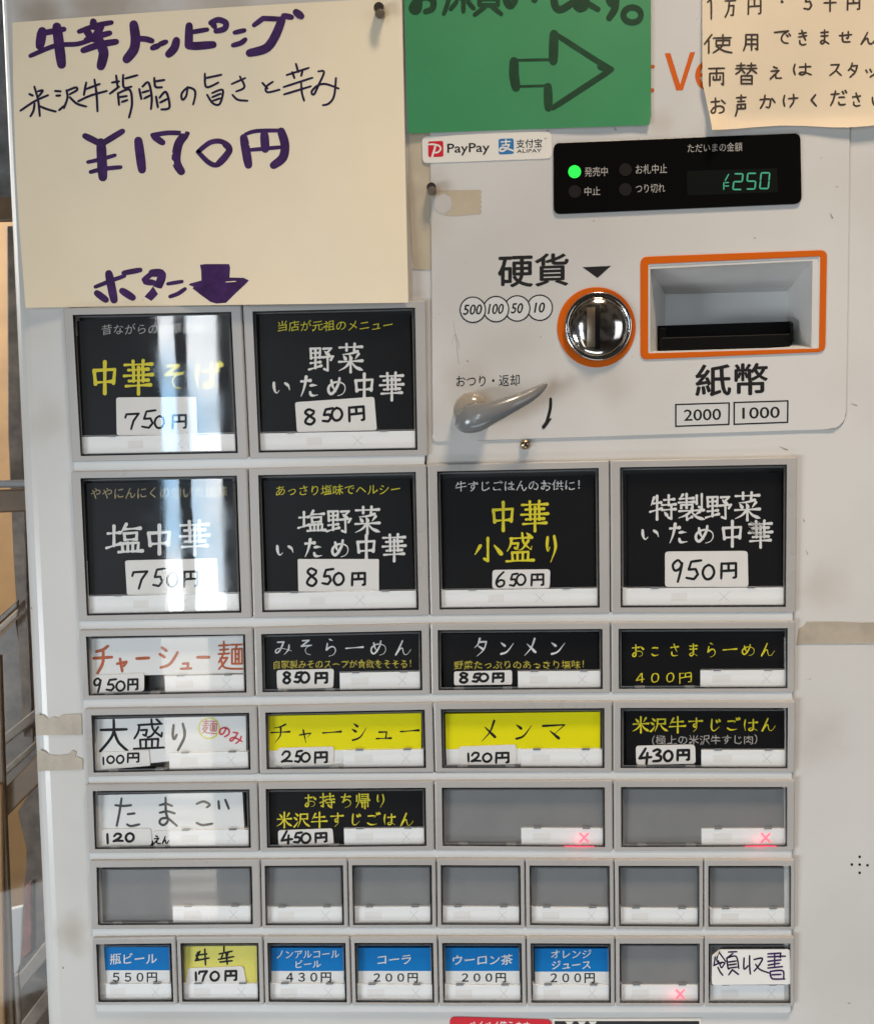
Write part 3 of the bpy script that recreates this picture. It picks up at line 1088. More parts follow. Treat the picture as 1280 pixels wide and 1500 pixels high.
# row 1
key(0, 0, 'large', 'large black key with four yellow characters, under the window reflection', card(
    [(113, 470), (337, 464), (347, 640), (121, 642)], BLACKCARD,
    row_of('中華そば', [(133, 528, 174, 577), (180, 527, 225, 577), (236, 530, 272, 573), (284, 529, 324, 573)], YINK, 5.2),
    [('昔ながらの中華の味', 149, 300, 474, 489, GREYINK, 0.0, -0.01)]))
key(0, 1, 'large', 'large black key with yellow subtitle and two white title lines, top row', card(
    [(380, 461), (600, 460), (605, 634), (384, 636)], BLACKCARD,
    row_of('野菜いため中華', [(452, 506, 489, 545), (495, 503, 532, 545), (396, 555, 428, 580), (438, 549, 467, 583), (478, 550, 509, 582), (517, 546, 550, 584), (555, 545, 592, 586)], WINK, YM),
    [('当店が元祖のメニュー', 407, 575, 469, 484, YINK, 0.0, -0.006)]))
# row 2
key(1, 0, 'large', 'large black key with three white characters behind the reflection, second row', card(
    [(124, 708), (342, 704), (349, 872), (130, 874)], BLACKCARD,
    row_of('塩中華', [(156, 766, 208, 812), (213, 768, 254, 812), (262, 762, 308, 813)], WINK, 5.2),
    [('ややにんにくの効いた塩味', 133, 333, 713, 730, TANINK, 0.0, -0.012)]))
key(1, 1, 'large', 'large black key with yellow subtitle and three-character upper title line', card(
    [(386, 704), (600, 702), (607, 866), (392, 868)], BLACKCARD,
    row_of('塩野菜いため中華', [(437, 747, 476, 780), (478, 745, 515, 782), (519, 742, 557, 782), (401, 795, 433, 817), (444, 788, 473, 818), (484, 788, 513, 818), (520, 783, 553, 820), (559, 782, 595, 822)], WINK, YM),
    [('あっさり塩味でヘルシー', 404, 586, 710, 725, YINK, 0.0, -0.01)]))
key(1, 2, 'large', 'large black key with two lines of big yellow characters', card(
    [(650, 702), (869, 698), (871, 862), (652, 865)], BLACKCARD,
    row_of('中華小盛り', [(718, 734, 756, 778), (762, 733, 804, 778), (693, 786, 736, 824), (741, 780, 782, 825), (796, 781, 819, 825)], YINK, YM + .2),
    [('牛すじごはんのお供に！', 667, 849, 704, 719, WINK, 0.0, -0.01)]))


def scuff(c):
    rnd = random.Random(4)
    for n in range(16):
        x, y = 1096 + rnd.random() * 16, 762 + rnd.random() * 24
        c.stroke([(x, y), (x + 5 + 6 * rnd.random(), y + 2 + 6 * rnd.random())], 0.8, ZI + 0.00022, GREYINK)


key(1, 3, 'large', 'large black key with four-character white upper title line, right end', card(
    [(919, 695), (1145, 692), (1145, 860), (920, 863)], BLACKCARD,
    row_of('特製野菜いため中華', [(952, 725, 990, 762), (993, 723, 1032, 762), (1033, 724, 1072, 762), (1075, 721, 1114, 762), (936, 772, 968, 794), (978, 765, 1008, 798), (1016, 767, 1048, 798), (1055, 762, 1090, 801), (1095, 762, 1132, 802)], WINK, YM), extra=scuff))
# row 3
OR = 4.6


def chashumen(c):
    z = ZI
    m = ORANGEINK
    c.glyph('チ', (136, 943, 165, 988), OR, z, m, 'pen')
    c.glyph('ャ', (170, 962, 188, 985), OR - .4, z, m, 'pen')
    c.stroke([(200, 965), (218, 964)], OR, z, m)
    c.glyph('シ', (231, 946, 262, 981), OR - .3, z, m, 'pen')
    c.glyph('ュ', (264, 967, 281, 982), OR - .8, z, m, 'pen')
    c.stroke([(289, 963), (306, 963)], OR, z, m)
    c.glyph('麺', (319, 939, 356, 983), 3.0, z, m, 'pen')


key(2, 0, 'wide', 'white key with orange handwritten title', card([(131, 936), (356, 931), (357, 986), (133, 991)], WHITECARD, extra=chashumen))
key(2, 1, 'wide', 'black key with white kana title and small gold subtitle', card(
    [(389, 932), (615, 929), (617, 1010), (390, 1010)], BLACKCARD,
    row_of('みそらーめん', [(401, 936, 429, 961), (437, 935, 459, 962), (473, 935, 496, 963), (505, 937, 533, 961), (541, 936, 568, 962), (577, 937, 604, 962)], WINK, 2.4),
    [('自家製みそのスープが食欲をそそる！', 401, 602, 967, 979, YINK2, 0.0, -0.006)]))
key(2, 2, 'wide', 'black key with four white angular kana and small gold subtitle', card(
    [(648, 929), (875, 927), (877, 1008), (650, 1009)], BLACKCARD,
    row_of('タンメン', [(693, 934, 717, 962), (731, 937, 754, 961), (766, 934, 789, 962), (805, 937, 829, 961)], WINK, 2.6),
    [('野菜たっぷりのあっさり塩味！', 665, 855, 968, 980, YINK2, 0.0, -0.003)]))
key(2, 3, 'wide', 'black key with yellow kana title and printed yellow price', card(
    [(911, 926), (1147, 925), (1147, 1005), (912, 1006)], BLACKCARD,
    row_of('おこさまらーめん', [(924, 943, 944, 964), (952, 945, 967, 963), (980, 942, 996, 963), (1006, 942, 1024, 963), (1033, 941, 1051, 964), (1058, 942, 1080, 961), (1085, 942, 1107, 962), (1113, 941, 1136, 963)], YINK, 2.2),
    [('４００円', 931, 1013, 985, 1001, YINK, 0.0, -0.01)]))


# row 4
def omori(c):
    z = ZI
    c.glyph('大', (145, 1053, 188, 1102), 4.2, z, INK, 'pen')
    c.glyph('盛', (195, 1053, 241, 1100), 3.4, z, INK, 'pen')
    c.glyph('り', (246, 1056, 278, 1101), 4.0, z, INK, 'pen')
    c.stroke([(x, y) for x, y in circ(306, 1067, 15, 15, 14)] + [(321, 1067)], 2.0, z, LIMEINK)
    c.glyph('麺', (296, 1054, 318, 1076), 1.5, z, PINKINK, 'pen', 0.05)
    c.glyph('の', (320, 1063, 338, 1081), 2.6, z, REDINK, 'pen', 0.2)
    c.glyph('み', (336, 1070, 357, 1091), 2.5, z, REDINK, 'pen', 0.2)


key(3, 0, 'wide', 'white key with large black handwriting and a small red note', card([(137, 1054), (360, 1049), (361, 1102), (139, 1128)], WHITECARD, extra=omori))


def twotone(q, split0, split1, top):
    def fn(c):
        c.prism([q[0], q[1], split1, split0], -0.0042, ZCARD, top)
        c.prism([split0, split1, q[2], q[3]], -0.0042, ZCARD, WHITECARD)
    return fn


def chashu(c):
    twotone([(393, 1049), (617, 1045), (618, 1122), (395, 1124)], (394, 1100), (617, 1098), YELLOWCARD)(c)
    for ch, b in zip('チャーシュー', [(396, 1059, 425, 1089), (437, 1066, 459, 1090), (471, 1060, 501, 1086), (513, 1058, 538, 1087), (550, 1066, 574, 1085), (585, 1058, 615, 1084)]):
        c.glyph(ch, b, 2.6, ZI, INK)


def menma(c):
    twotone([(652, 1046), (879, 1043), (880, 1119), (654, 1121)], (653, 1098), (879, 1096), YELLOWCARD)(c)
    for ch, b in zip('メンマ', [(703, 1054, 731, 1088), (753, 1056, 781, 1086), (793, 1057, 830, 1085)]):
        c.glyph(ch, b, 3.0, ZI, INK)


key(3, 1, 'wide', 'yellow key with six black kana', chashu)
key(3, 2, 'wide', 'yellow key with three black kana', menma)
RICE = '米沢牛すじごはん'
key(3, 3, 'wide', 'black key with yellow title and bracketed white subtitle', card(
    [(916, 1042), (1149, 1041), (1150, 1122), (917, 1123)], BLACKCARD,
    row_of(RICE, [(926, 1050, 951, 1074), (952, 1051, 978, 1073), (980, 1050, 1004, 1074), (1007, 1051, 1030, 1073), (1036, 1052, 1057, 1073), (1062, 1051, 1083, 1072), (1088, 1052, 1111, 1073), (1114, 1051, 1137, 1073)], YINK, 2.5),
    [('（極上の米沢牛すじ肉）', 955, 1109, 1077, 1091, GREYINK, 0.0, -0.004)]))


# row 5
def tamago(c):
    z = ZI
    i = mat('faded_marker_ink', (0.045, 0.043, 0.045), rough=0.5)
    for s in ([(169, 1180), (180, 1181), (192, 1180)], [(178, 1170), (175, 1190), (171, 1210)], [(187, 1193), (197, 1192)],
              [(186, 1208), (192, 1210.5), (204, 1208)],
              [(234, 1180), (243, 1178), (252, 1181)], [(234, 1191), (245, 1189), (256, 1192)],
              [(242.5, 1169), (243, 1190), (246, 1202), (240, 1209), (234, 1206), (236, 1200), (245, 1199), (253, 1205), (259, 1210)],
              [(288, 1178), (298, 1174.5), (307, 1179), (303, 1183)], [(288, 1206), (297, 1209), (311, 1207)],
              [(320, 1174), (321, 1185)], [(330, 1172), (335, 1185)]):
        c.stroke(s, 3.6, z, i)


key(4, 0, 'wide', 'white key with three widely spaced handwritten kana', card([(139, 1165), (355, 1161), (358, 1219), (140, 1240)], WHITECARD, extra=tamago))
key(4, 1, 'wide', 'black key with two lines of yellow characters', card(
    [(395, 1161), (619, 1158), (621, 1238), (396, 1240)], BLACKCARD,
    row_of('お持ち帰り' + RICE, [(445, 1163, 464, 1184), (468, 1162, 490, 1185), (498, 1162, 516, 1185), (520, 1162, 542, 1185), (549, 1162, 566, 1184),
                        (405, 1190, 428, 1213), (430, 1190, 454, 1213), (456, 1190, 479, 1213), (483, 1190, 504, 1212), (511, 1191, 530, 1211), (535, 1190, 556, 1211), (561, 1191, 580, 1211), (585, 1190, 607, 1212)], YINK, 2.3)))
key(4, 2, 'wide', 'blank grey key with a red cross, third from left', blank=True, lamp=True)
key(4, 3, 'wide', 'blank grey key with a red cross, right end of the wide keys', blank=True, lamp=True)
# row 6
key(5, 0, 'wide', 'wide blank grey key', blank=True)
for i in range(1, 7):
    key(5, i, 'half', 'small blank grey key', blank=True)


# row 7
def drink(q, s0, s1, lines, price, pb):
    def fn(c):
        twotone(q, s0, s1, BLUECARD)(c)
        for l in lines:
            c.text(l[0], l[1], l[2], l[3], l[4], WINK, ZI, 0.014, -0.005, 0.0, 0.12)
        c.text(price, pb[0], pb[1], pb[2], pb[3], PRINT, ZI, 0.022, 0.0)
    return fn


def dq(x0, x1, y):
    return [(x0, y), (x1, y), (x1 + 1, y + 57), (x0 + 1, y + 57)], (x0 + .5, y + 34), (x1 + .5, y + 34)


key(6, 0, 'half', 'blue and white drink key with a kanji and three kana', drink(*dq(143, 248, 1388), [('瓶ビール', 161, 230, 1397, 1413)], '５５０円', (165, 230, 1425, 1440)))


def gyukara(c):
    c.prism([(269, 1387), (376, 1386), (377, 1443), (271, 1443)], -0.0042, ZCARD, PALEYELLOW)
    z = ZI
    for s in ([(290, 1395), (288, 1402), (292, 1407)], [(287, 1400), (303, 1398)], [(286, 1408), (306, 1404)], [(300, 1391), (301, 1414)], [(293, 1394), (287, 1406)],
              [(328, 1387), (328, 1396)], [(321, 1398), (340, 1394)], [(326, 1399), (324, 1405)], [(334, 1397), (331, 1405)], [(320, 1406), (342, 1402)], [(322, 1410), (340, 1408)], [(331, 1396), (333, 1413)]):
        c.stroke(s, 2.7, z, INK)


key(6, 1, 'half', 'yellow key with two handwritten characters', gyukara)
key(6, 2, 'half', 'blue and white drink key with two lines, seven kana above three', drink(*dq(397, 503, 1389), [('ノンアルコール', 405, 497, 1393, 1404), ('ビール', 433, 470, 1407, 1418)], '４３０円', (419, 485, 1425, 1440)))
key(6, 3, 'half', 'blue and white drink key with three kana', drink(*dq(524, 631, 1389), [('コーラ', 553, 602, 1400, 1413)], '２００円', (547, 612, 1426, 1440)))
key(6, 4, 'half', 'blue and white drink key with four kana and a kanji', drink(*dq(652, 760, 1389), [('ウーロン茶', 663, 751, 1399, 1414)], '２００円', (676, 741, 1426, 1440)))
key(6, 5, 'half', 'blue and white drink key with two lines of four kana', drink(*dq(783, 891, 1390), [('オレンジ', 807, 866, 1392, 1404), ('ジュース', 808, 865, 1408, 1420)], '２００円', (806, 871, 1426, 1441)))
key(6, 6, 'half', 'small blank grey key with a red cross', blank=True, lamp=True)
key(6, 7, 'half', 'small key covered by the receipt sticker', blank=True)

# ------------------------------------------------------------------ money panel parts
ZL = ZP + 0.00008
mb = MB(PRINT, GREYBOX, ORANGEPRINT)
mb.text('硬貨', 729, 833, 371, 420, PRINT, ZL, 0.022, -0.03)
mb.sheet([(853, 391), (895, 389), (875, 407)], ZL, PRINT)
for i, (cx, cy, s, hw) in enumerate([(790.5, 450.5, '10', 7.5), (757.5, 451.5, '50', 8.5), (726.5, 452.5, '100', 11.2), (692.5, 453.5, '500', 13.5)]):
    zz = ZL + i * 3e-5
    mb.sheet(circ(cx, cy, 19.5), zz, PRINT)
    mb.sheet(circ(cx, cy, 17.6), zz + 1e-5, GREYBOX)
    mb.text(s, cx - hw, cx + hw, cy - 8, cy + 7.5, PRINT, zz + 2.2e-5, 0.024, -0.02, 0.16)
part(mb, 'coin_lettering')
mb = MB(PRINT)
mb.text('おつり・返却', 668, 761, 549, 566, PRINT, ZL, 0.006, -0.02)
part(mb, 'lever_lettering')
mb = MB(PRINT, GREYBOX)
mb.text('紙幣', 1018, 1125, 532, 580, PRINT, ZL, 0.022, -0.03)
for (x0, x1, y, s) in ((988.5, 1069, 591, '2000'), (1074, 1155, 588, '1000')):
    q = [(x0, y + .5), (x1, y - 2), (x1 - .5, y + 31.5), (x0, y + 34.5)]
    mb.sheet(q, ZL, PRINT)
    mb.sheet(inset(q, 2.4, 2.2, 2.4, 2.2), ZL + 1e-5, GREYBOX)
    mb.text(s, x0 + 13, x1 - 13, y + 8, y + 25, PRINT, ZL + 2.5e-5, 0.014, -0.03)
part(mb, 'banknote_lettering')
mb = MB(PRINT)
mb.stroke([(806.5, 584), (806, 597), (803, 610), (799, 622)], 4.6, ZL, PRINT)
mb.sheet([(793, 625), (795, 628.5), (798, 627), (808.5, 612.5), (803, 613), (798, 618)], ZL + 2e-4, PRINT)
part(mb, 'direction_arrow')
mb = MB(ORANGEPRINT)
# orange lettering between the two notices
mb.sheet([(973.5, 77.5), (981.5, 77), (996, 123), (1010.5, 76), (1018, 75.5), (1000, 131.5), (990.5, 132)], ZL, ORANGEPRINT)
mb.ring(circ(1041, 110, 23, 23.5, 32), circ(1041, 110, 16, 17, 32), ZL, ZL + 2e-5, ORANGEPRINT)
mb.sheet([(1020, 107), (1062, 106), (1062, 111), (1020, 112)], ZL + 4e-5, ORANGEPRINT)
mb.stroke([(936, 97.5), (956.5, 97)], 6, ZL, ORANGEPRINT)
mb.stroke([(944, 82), (944, 122), (949, 131), (955.5, 131.5)], 6.5, ZL + 1e-5, ORANGEPRINT)
part(mb, 'orange_lettering')

# display
mb = MB(BLACKPANEL)
dquad = [(810.5, 208.5), (1172.5, 194), (1174.5, 297.5), (811, 313)]
mb.prism(rquad(dquad, 11, 6), 0.0, ZP + 0.0012, BLACKPANEL)
disp = part(mb, 'display', bevel=0.0003)
zd = ZP + 0.0012 + 6e-5
mb = MB(GREYINK)
DINK = mat('display_print', (0.36, 0.33, 0.30), rough=0.5)
mb.text('ただいまの金額', 1007, 1087, 209, 222, DINK, zd, 0.002, -0.03)
mb.text('発売中', 856, 890, 244, 258, DINK, zd, 0.004, -0.03)
mb.text('中止', 856, 879, 273, 286, DINK, zd, 0.004, -0.03)
mb.text('お札中止', 931, 977, 240, 254, DINK, zd, 0.004, -0.03)
mb.text('つり切れ', 931, 974, 269, 282, DINK, zd, 0.004, -0.03)
part(mb, 'display_lettering', disp)
for cx, cy, mm in ((841.5, 251, GREENLED), (842, 280, DIMLAMP), (916, 248, DIMLAMP), (916, 277, DIMLAMP)):
    mb = MB(mm)
    mb.prism(circ(cx, cy, 9.3, n=28), 0.001, zd + 1e-4, mm)
    part(mb, 'status_lamp', disp, label='lit green round lamp' if mm is GREENLED else None)
mb = MB(DIGIT, DIMLAMP)
mb.sheet([(1006, 250), (1138, 246), (1139, 281), (1007, 286)], zd, mat('display_glass', (0.007, 0.008, 0.007), rough=0.15))


def seg7(ch, x, y, w, h, wd):
    S = {'2': 'abged', '5': 'afgcd', '0': 'abcdef'}[ch]
    p = {'a': ((0, 0), (1, 0)), 'b': ((1, 0), (1, .5)), 'c': ((1, .5), (1, 1)), 'd': ((0, 1), (1, 1)), 'e': ((0, .5), (0, 1)), 'f': ((0, 0), (0, .5)), 'g': ((0, .5), (1, .5))}
    for s in S:
        (a, b), (c, d) = p[s]
        k = 0.10
        ax, ay, bx, by = x + a * w, y + b * h, x + c * w, y + d * h
        dx, dy = (bx - ax) * k, (by - ay) * k
        mb.stroke([(ax + dx + (b - .5) * -2, ay + dy), (bx - dx + (d - .5) * -2, by - dy)], wd, zd + 3e-5, DIGIT, curved=False)


for i, ch in enumerate('250'):
    seg7(ch, 1074.5 + i * 19.6, 253.5 + 0.6 - i * 0.7, 12.5, 23, 2.3)
for s in ([(1067, 255), (1062, 264)], [(1060, 267), (1060, 277)], [(1062, 267), (1067, 267)], [(1062, 272), (1067, 272)]):
    mb.stroke(s, 1.8, zd + 3e-5, DIGIT, curved=False)
part(mb, 'digit_readout', disp, label='lit green yen amount')


# coin slot
def lathe(mb, cx, cy, prof_, m, n=48, ys=1.0):
    """prof_: (radius px, z) from outside to centre"""
    base = len(mb.v)
    sc = (P(cx + 1, cy, 0) - P(cx, cy, 0)).length
    c0 = P(cx, cy, prof_[0][1])
    rings = []
    for r, z in prof_:
        rings.append([Vector((c0.x + r * sc * cos(2 * pi * i / n), -z, c0.z + ys * r * sc * sin(2 * pi * i / n))) for i in range(n)])
    pts = [p for R_ in rings for p in R_]
    fs = []
    for j in range(len(rings) - 1):
        for i in range(n):
            fs.append([j * n + i, j * n + (i + 1) % n, (j + 1) * n + (i + 1) % n, (j + 1) * n + i])
    fs.append([(len(rings) - 1) * n + i for i in range(n)])
    mb.add(pts, fs, m)


mb = MB(ORANGE)
mb.ring(circ(873.5, 479, 57.5, 59, 64), circ(875, 478.5, 47.5, 49, 64), 0.0, ZP + 0.0006, ORANGE)
coin = part(mb, 'coin_slot', bevel=0.0002)
mb = MB(DARKCHROME)
lathe(mb, 875, 479, [(49, 0.0005), (49, 0.0032), (47.5, 0.0040), (43, 0.0034), (41.5, 0.0026)], DARKCHROME, ys=1.02)
part(mb, 'rim', coin, smooth=True)
mb = MB(CHROME)
dome = [(43, 0.0024)]
for i in range(1, 13):
    t = i / 12
    dome.append((43 * cos(t * pi / 2 * 0.985), 0.0028 + 0.0050 * sin(t * pi / 2)))
lathe(mb, 875, 479, dome, CHROME, ys=1.02)
part(mb, 'insert_dome', coin, smooth=True)
mb = MB(BLACKPL)
sl = []
N = 14
for s in (-1, 1):
    for i in range(N + 1):
        yy = -33 + 66 * i / N
        rr = min(0.999, abs(yy) / 43)
        z = 0.0028 + 0.0050 * math.sqrt(1 - rr * rr) + 0.0006
        sl.append(P(875 + s * 3.4, 479 + yy, z))
mb.add(sl, [[i, i + 1, N + 2 + i, N + 1 + i] for i in range(N)], BLACKPL)
part(mb, 'coin_opening', coin)
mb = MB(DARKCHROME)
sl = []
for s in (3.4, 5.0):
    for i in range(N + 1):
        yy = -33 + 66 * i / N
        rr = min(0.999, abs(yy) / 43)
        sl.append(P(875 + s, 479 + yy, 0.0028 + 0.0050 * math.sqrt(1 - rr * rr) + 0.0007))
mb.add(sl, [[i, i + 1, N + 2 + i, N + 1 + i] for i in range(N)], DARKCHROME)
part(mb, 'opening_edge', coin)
mb = MB(DOMEREFLECT)  # brown strip beside the slit: a reflection in the dome, put in as coloured metal
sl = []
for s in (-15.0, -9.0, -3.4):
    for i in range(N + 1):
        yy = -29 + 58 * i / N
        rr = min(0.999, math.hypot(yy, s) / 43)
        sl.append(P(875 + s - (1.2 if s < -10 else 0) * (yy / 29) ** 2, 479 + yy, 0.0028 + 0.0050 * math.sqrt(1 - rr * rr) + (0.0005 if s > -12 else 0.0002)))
mb.add(sl, [[j * (N + 1) + i, j * (N + 1) + i + 1, (j + 1) * (N + 1) + i + 1, (j + 1) * (N + 1) + i] for j in range(2) for i in range(N)], DOMEREFLECT)
part(mb, 'dome_reflection', coin, smooth=True)

# banknote slot
mb = MB(ORANGE)
mb.ring(rquad([(938, 375.5), (1211.5, 365.5), (1209, 515), (938, 526.5)], 11, 5), rquad([(949.5, 386.5), (1201.5, 375), (1199.5, 510), (949.5, 517)], 2, 5), 0.0, ZP + 0.0006, ORANGE)
bill = part(mb, 'banknote_slot', bevel=0.0002)
mb = MB(SLOTWHITE)
ft = [(949, 386), (1202, 374.5), (1200, 510.5), (949, 517.5)]
f1 = [(952, 388.5), (1199, 377), (1197.5, 508.5), (952, 515.5)]
z1 = ZP + 0.0003
mb.ring(ft, f1, 0.0, z1, SLOTWHITE)
bk = [(974, 431), (1175, 426), (1174, 500), (974, 512)]
fp = [P(x, y, z1) for x, y in f1]
bp_ = [P(x, y, -0.034) for x, y in bk]
mb.add(fp + bp_, [[0, 1, 5, 4], [1, 2, 6, 5], [2, 3, 7, 6], [3, 0, 4, 7], [4, 5, 6, 7]], SLOTWHITE)
part(mb, 'slot_recess', bill)
mb = MB(BLACKPL)
mb.prism([(954, 477), (1160, 470), (1160, 507.5), (954, 514.5)], -0.034, -0.016, BLACKPL)
mb.prism([(968, 494), (1158, 488), (1158, 508), (968, 514)], -0.016, -0.010, BLACKPL)
mb.prism([(1157, 471), (1162.5, 472), (1162, 500), (1158, 500)], -0.034, -0.013, BLACKPL)
mb.prism([(966, 480), (976, 480), (976, 504), (966, 504)], -0.034, -0.013, BLACKPL)
part(mb, 'note_mouth', bill, bevel=0.0006)
mb = MB(PRINT)
mb.stroke([(1196, 380), (1186, 402), (1176, 426)], 1.3, lambda x, y: -0.0025 - (y - 377) / 49 * 0.0305 + 0.002, PRINT)
part(mb, 'corner_seam', bill)

# return lever: a swept tapering body on a round boss
mb = MB(mat('lever_boss', (0.30, 0.26, 0.21), rough=0.18, coat=0.3))
lathe(mb, 691, 604, [(27, 0.0005), (27, 0.010), (24, 0.014), (14, 0.0165), (4, 0.017)], mb.mats[0], n=40)
lev = part(mb, 'return_lever', smooth=True)
mb = MB(LEVER)
path = [(668, 612, 0.016, 10, 13), (680, 614, 0.019, 20, 23), (698, 611.5, 0.021, 21, 24), (716, 605.5, 0.022, 17.5, 22), (735, 598, 0.022, 14.5, 19), (755, 589.5, 0.021, 12, 16), (772, 581.5, 0.019, 10, 13), (787, 572.5, 0.017, 7.5, 9), (797, 565, 0.015, 4.5, 6), (800.5, 561.5, 0.0145, 2, 3)]
pp = catmull([(a[0], a[1]) for a in path], 4)
zz = catmull([(a[2], a[3]) for a in path], 4)
dd = catmull([(a[4], 0) for a in path], 4)
NR = 20
pts, fs = [], []
for i, (x, y) in enumerate(pp):
    a, b = pp[max(0, i - 1)], pp[min(len(pp) - 1, i + 1)]
    tx, ty = b[0] - a[0], b[1] - a[1]
    l = math.hypot(tx, ty)
    nx, ny = -ty / l, tx / l
    h, zc, dz = zz[i][1], zz[i][0], dd[i][0] * 0.00034 * 0.62
    for j in range(NR):
        an = 2 * pi * j / NR
        ca, sa = cos(an), sin(an)
        # flattened top edge towards the wall, rounder lower edge
        pts.append(P(x + nx * h * ca, y + ny * h * ca, zc + dz * sa * (1.0 if sa > 0 else 0.75)))
for i in range(len(pp) - 1):
    for j in range(NR):
        fs.append([i * NR + j, i * NR + (j + 1) % NR, (i + 1) * NR + (j + 1) % NR, (i + 1) * NR + j])
fs.append(list(range(NR)))
fs.append([(len(pp) - 1) * NR + j for j in range(NR)])
mb.add(pts, fs, LEVER)
part(mb, 'lever_arm', lev, smooth=True)

# cross-head screw, speaker holes
mb = MB(BRASS)
lathe(mb, 769, 651, [(7.6, 0.0001), (7.4, 0.0014), (5.5, 0.0026), (2, 0.0030)], BRASS, n=24)
scr = part(mb, 'screw', smooth=True, label='brass cross-head screw')
mb = MB(PRINT)
mb.stroke([(765.5, 650), (772.5, 652)], 1.5, 0.00315, PRINT)
mb.stroke([(770, 647.5), (768, 654.5)], 1.5, 0.00317, PRINT)
part(mb, 'screw_cross', scr)
for x, y in ((1259, 1255.5), (1247.5, 1267), (1259, 1267), (1270.5, 1268), (1259, 1279)):
    mb = MB(PRINT)
    mb.sheet(circ(x, y, 2.0, n=16), 0.00004, PRINT)
    part(mb, 'speaker_hole')

# ------------------------------------------------------------------ notices


def zpaper(x, y):
    u, v = (x - 20) / 575, (y - 0) / 450
    z = 0.0036
    z += 0.0026 * sin(u * 7.2 + 1.0 + v * 1.6) * (0.35 + 0.65 * v)
    z += 0.0019 * sin(v * 5.2 + u * 3.0)
    z += 0.0009 * sin(u * 13 - v * 5)
    if v > 0.93:
        z += 0.0008 * (v - .93) / .07
    z = 0.0012 + (z - 0.0012) * min(1, math.hypot(x - 556, y - 18) / 120)
    return max(0.0009, z)


def grid_sheet(mb, corners, zf, m, nu=36, nv=28, th=0.00025, edge=None):
    pts, fs = [], []
    for j in range(nv + 1):
        for i in range(nu + 1):
            u, v = i / nu, j / nv
            x, y = bil(corners, u, v)
            if edge:
                x, y = edge(u, v, x, y)
            pts.append(P(x, y, zf(x, y)))
    for j in range(nv):
        for i in range(nu):
            a = j * (nu + 1) + i
            fs.append([a, a + 1, a + nu + 2, a + nu + 1])
    mb.add(pts, fs, m)


def solid(o, th):
    s = o.modifiers.new('thickness', 'SOLIDIFY')
    s.thickness = th
    s.offset = 0
    return o


mb = MB(PAPER)


def pedge(u, v, x, y):
    return x - (1 - u) * 4.5 * sin(pi * v) * (1 if v > .05 else 0), y + (1 - v) * (-2.5 * sin(pi * u))


grid_sheet(mb, [(18, 32.5), (588.5, -4), (598, 443), (37.5, 450.5)], zpaper, PAPER, edge=pedge)
big_paper = mb.build('topping_notice', smooth=True)
thing(big_paper, 'large cream paper notice with purple marker writing and a down arrow', 'notice')
zi = lambda x, y: zpaper(x, y) + 0.00007
mb = MB(PURPLE, DARKPURPLE)


def A(s, ox, oy, k):
    """photograph px from coordinates read off an enlarged crop"""
    return [None if w == '|' else (ox + float(w.split(',')[0]) / k, oy + float(w.split(',')[1]) / k) for w in s.split()]


c1 = (30, 0, 5.818)
for s, w in [  # thick brush-pen heading
    ('185,262 165,385', 13), ('160,285 370,245', 8), ('85,472 300,385 490,370 640,320', 6.5), ('310,225 350,545', 13.5),
    ('620,180 625,225', 10), ('500,265 640,215 775,188', 7), ('560,250 600,320', 10), ('690,215 625,330', 10), ('560,335 640,310 760,278', 8), ('535,425 680,375 815,352', 9), ('665,330 705,430 705,480 685,560', 13),
    ('965,205 980,330 965,420 905,500', 13), ('1000,325 1070,330 1120,345', 8), ('1125,405 1175,385', 8), ('1195,370 1240,352', 7)]:
    mb.stroke(A(s, *c1), w * 1.12, zi, PURPLE, 'n', curved=True)
c2 = (230, 0, 4.571)
for s, w in [
    ('15,295 50,282', 7), ('130,268 115,320 78,360', 11), ('215,170 212,300 | 260,305 375,296', 11), ('235,212 335,195', 6.5),
    ('360,150 410,130 460,150 450,190 395,205', 8), ('385,175 370,150', 8), ('520,215 585,200', 6.5), ('510,300 560,285 590,262', 7), ('650,165 710,120 | 835,125', 7), ('835,130 790,240 730,320 620,352', 12), ('848,102 900,112', 8), ('930,78 965,105', 10)]:
    mb.stroke(A(s, *c2), w * 1.12, zi, PURPLE, 'n')
mb.build('heading_writing').parent = big_paper
mb = MB(DARKPURPLE)
for s in ['118,735 150,850 165,985', '75,798 105,812', '150,775 190,768 158,815', '0,940 120,860 235,808', '120,880 110,940 85,988', '160,900 220,925 300,948',
          '295,772 342,775', '305,812 338,810', '330,935 370,900', '392,765 400,830 370,918', '395,770 470,742 480,765 420,800', '420,825 480,880 560,905',
          '560,700 540,805', '560,755 675,712', '492,860 600,810 735,772', '630,675 648,800 656,945',
          '815,640 828,740', '780,700 840,690', '762,795 840,735', '875,635 880,740 945,735', '895,665 995,638', '830,790 840,890', '835,790 930,762 950,880 925,998', '845,825 905,815', '865,865 910,850',
          '1012,755 1030,840', '1040,735 1090,700 1118,820 1112,925', '1040,785 1090,770', '1055,835 1105,810', '1140,660 1150,735 1205,740', '1150,690 1225,678', '1155,820 1170,910', '1185,830 1240,780 1270,910 1200,930', '1190,870 1250,840']:
    mb.stroke(A(s, *c1), 3.6, zi, DARKPURPLE)
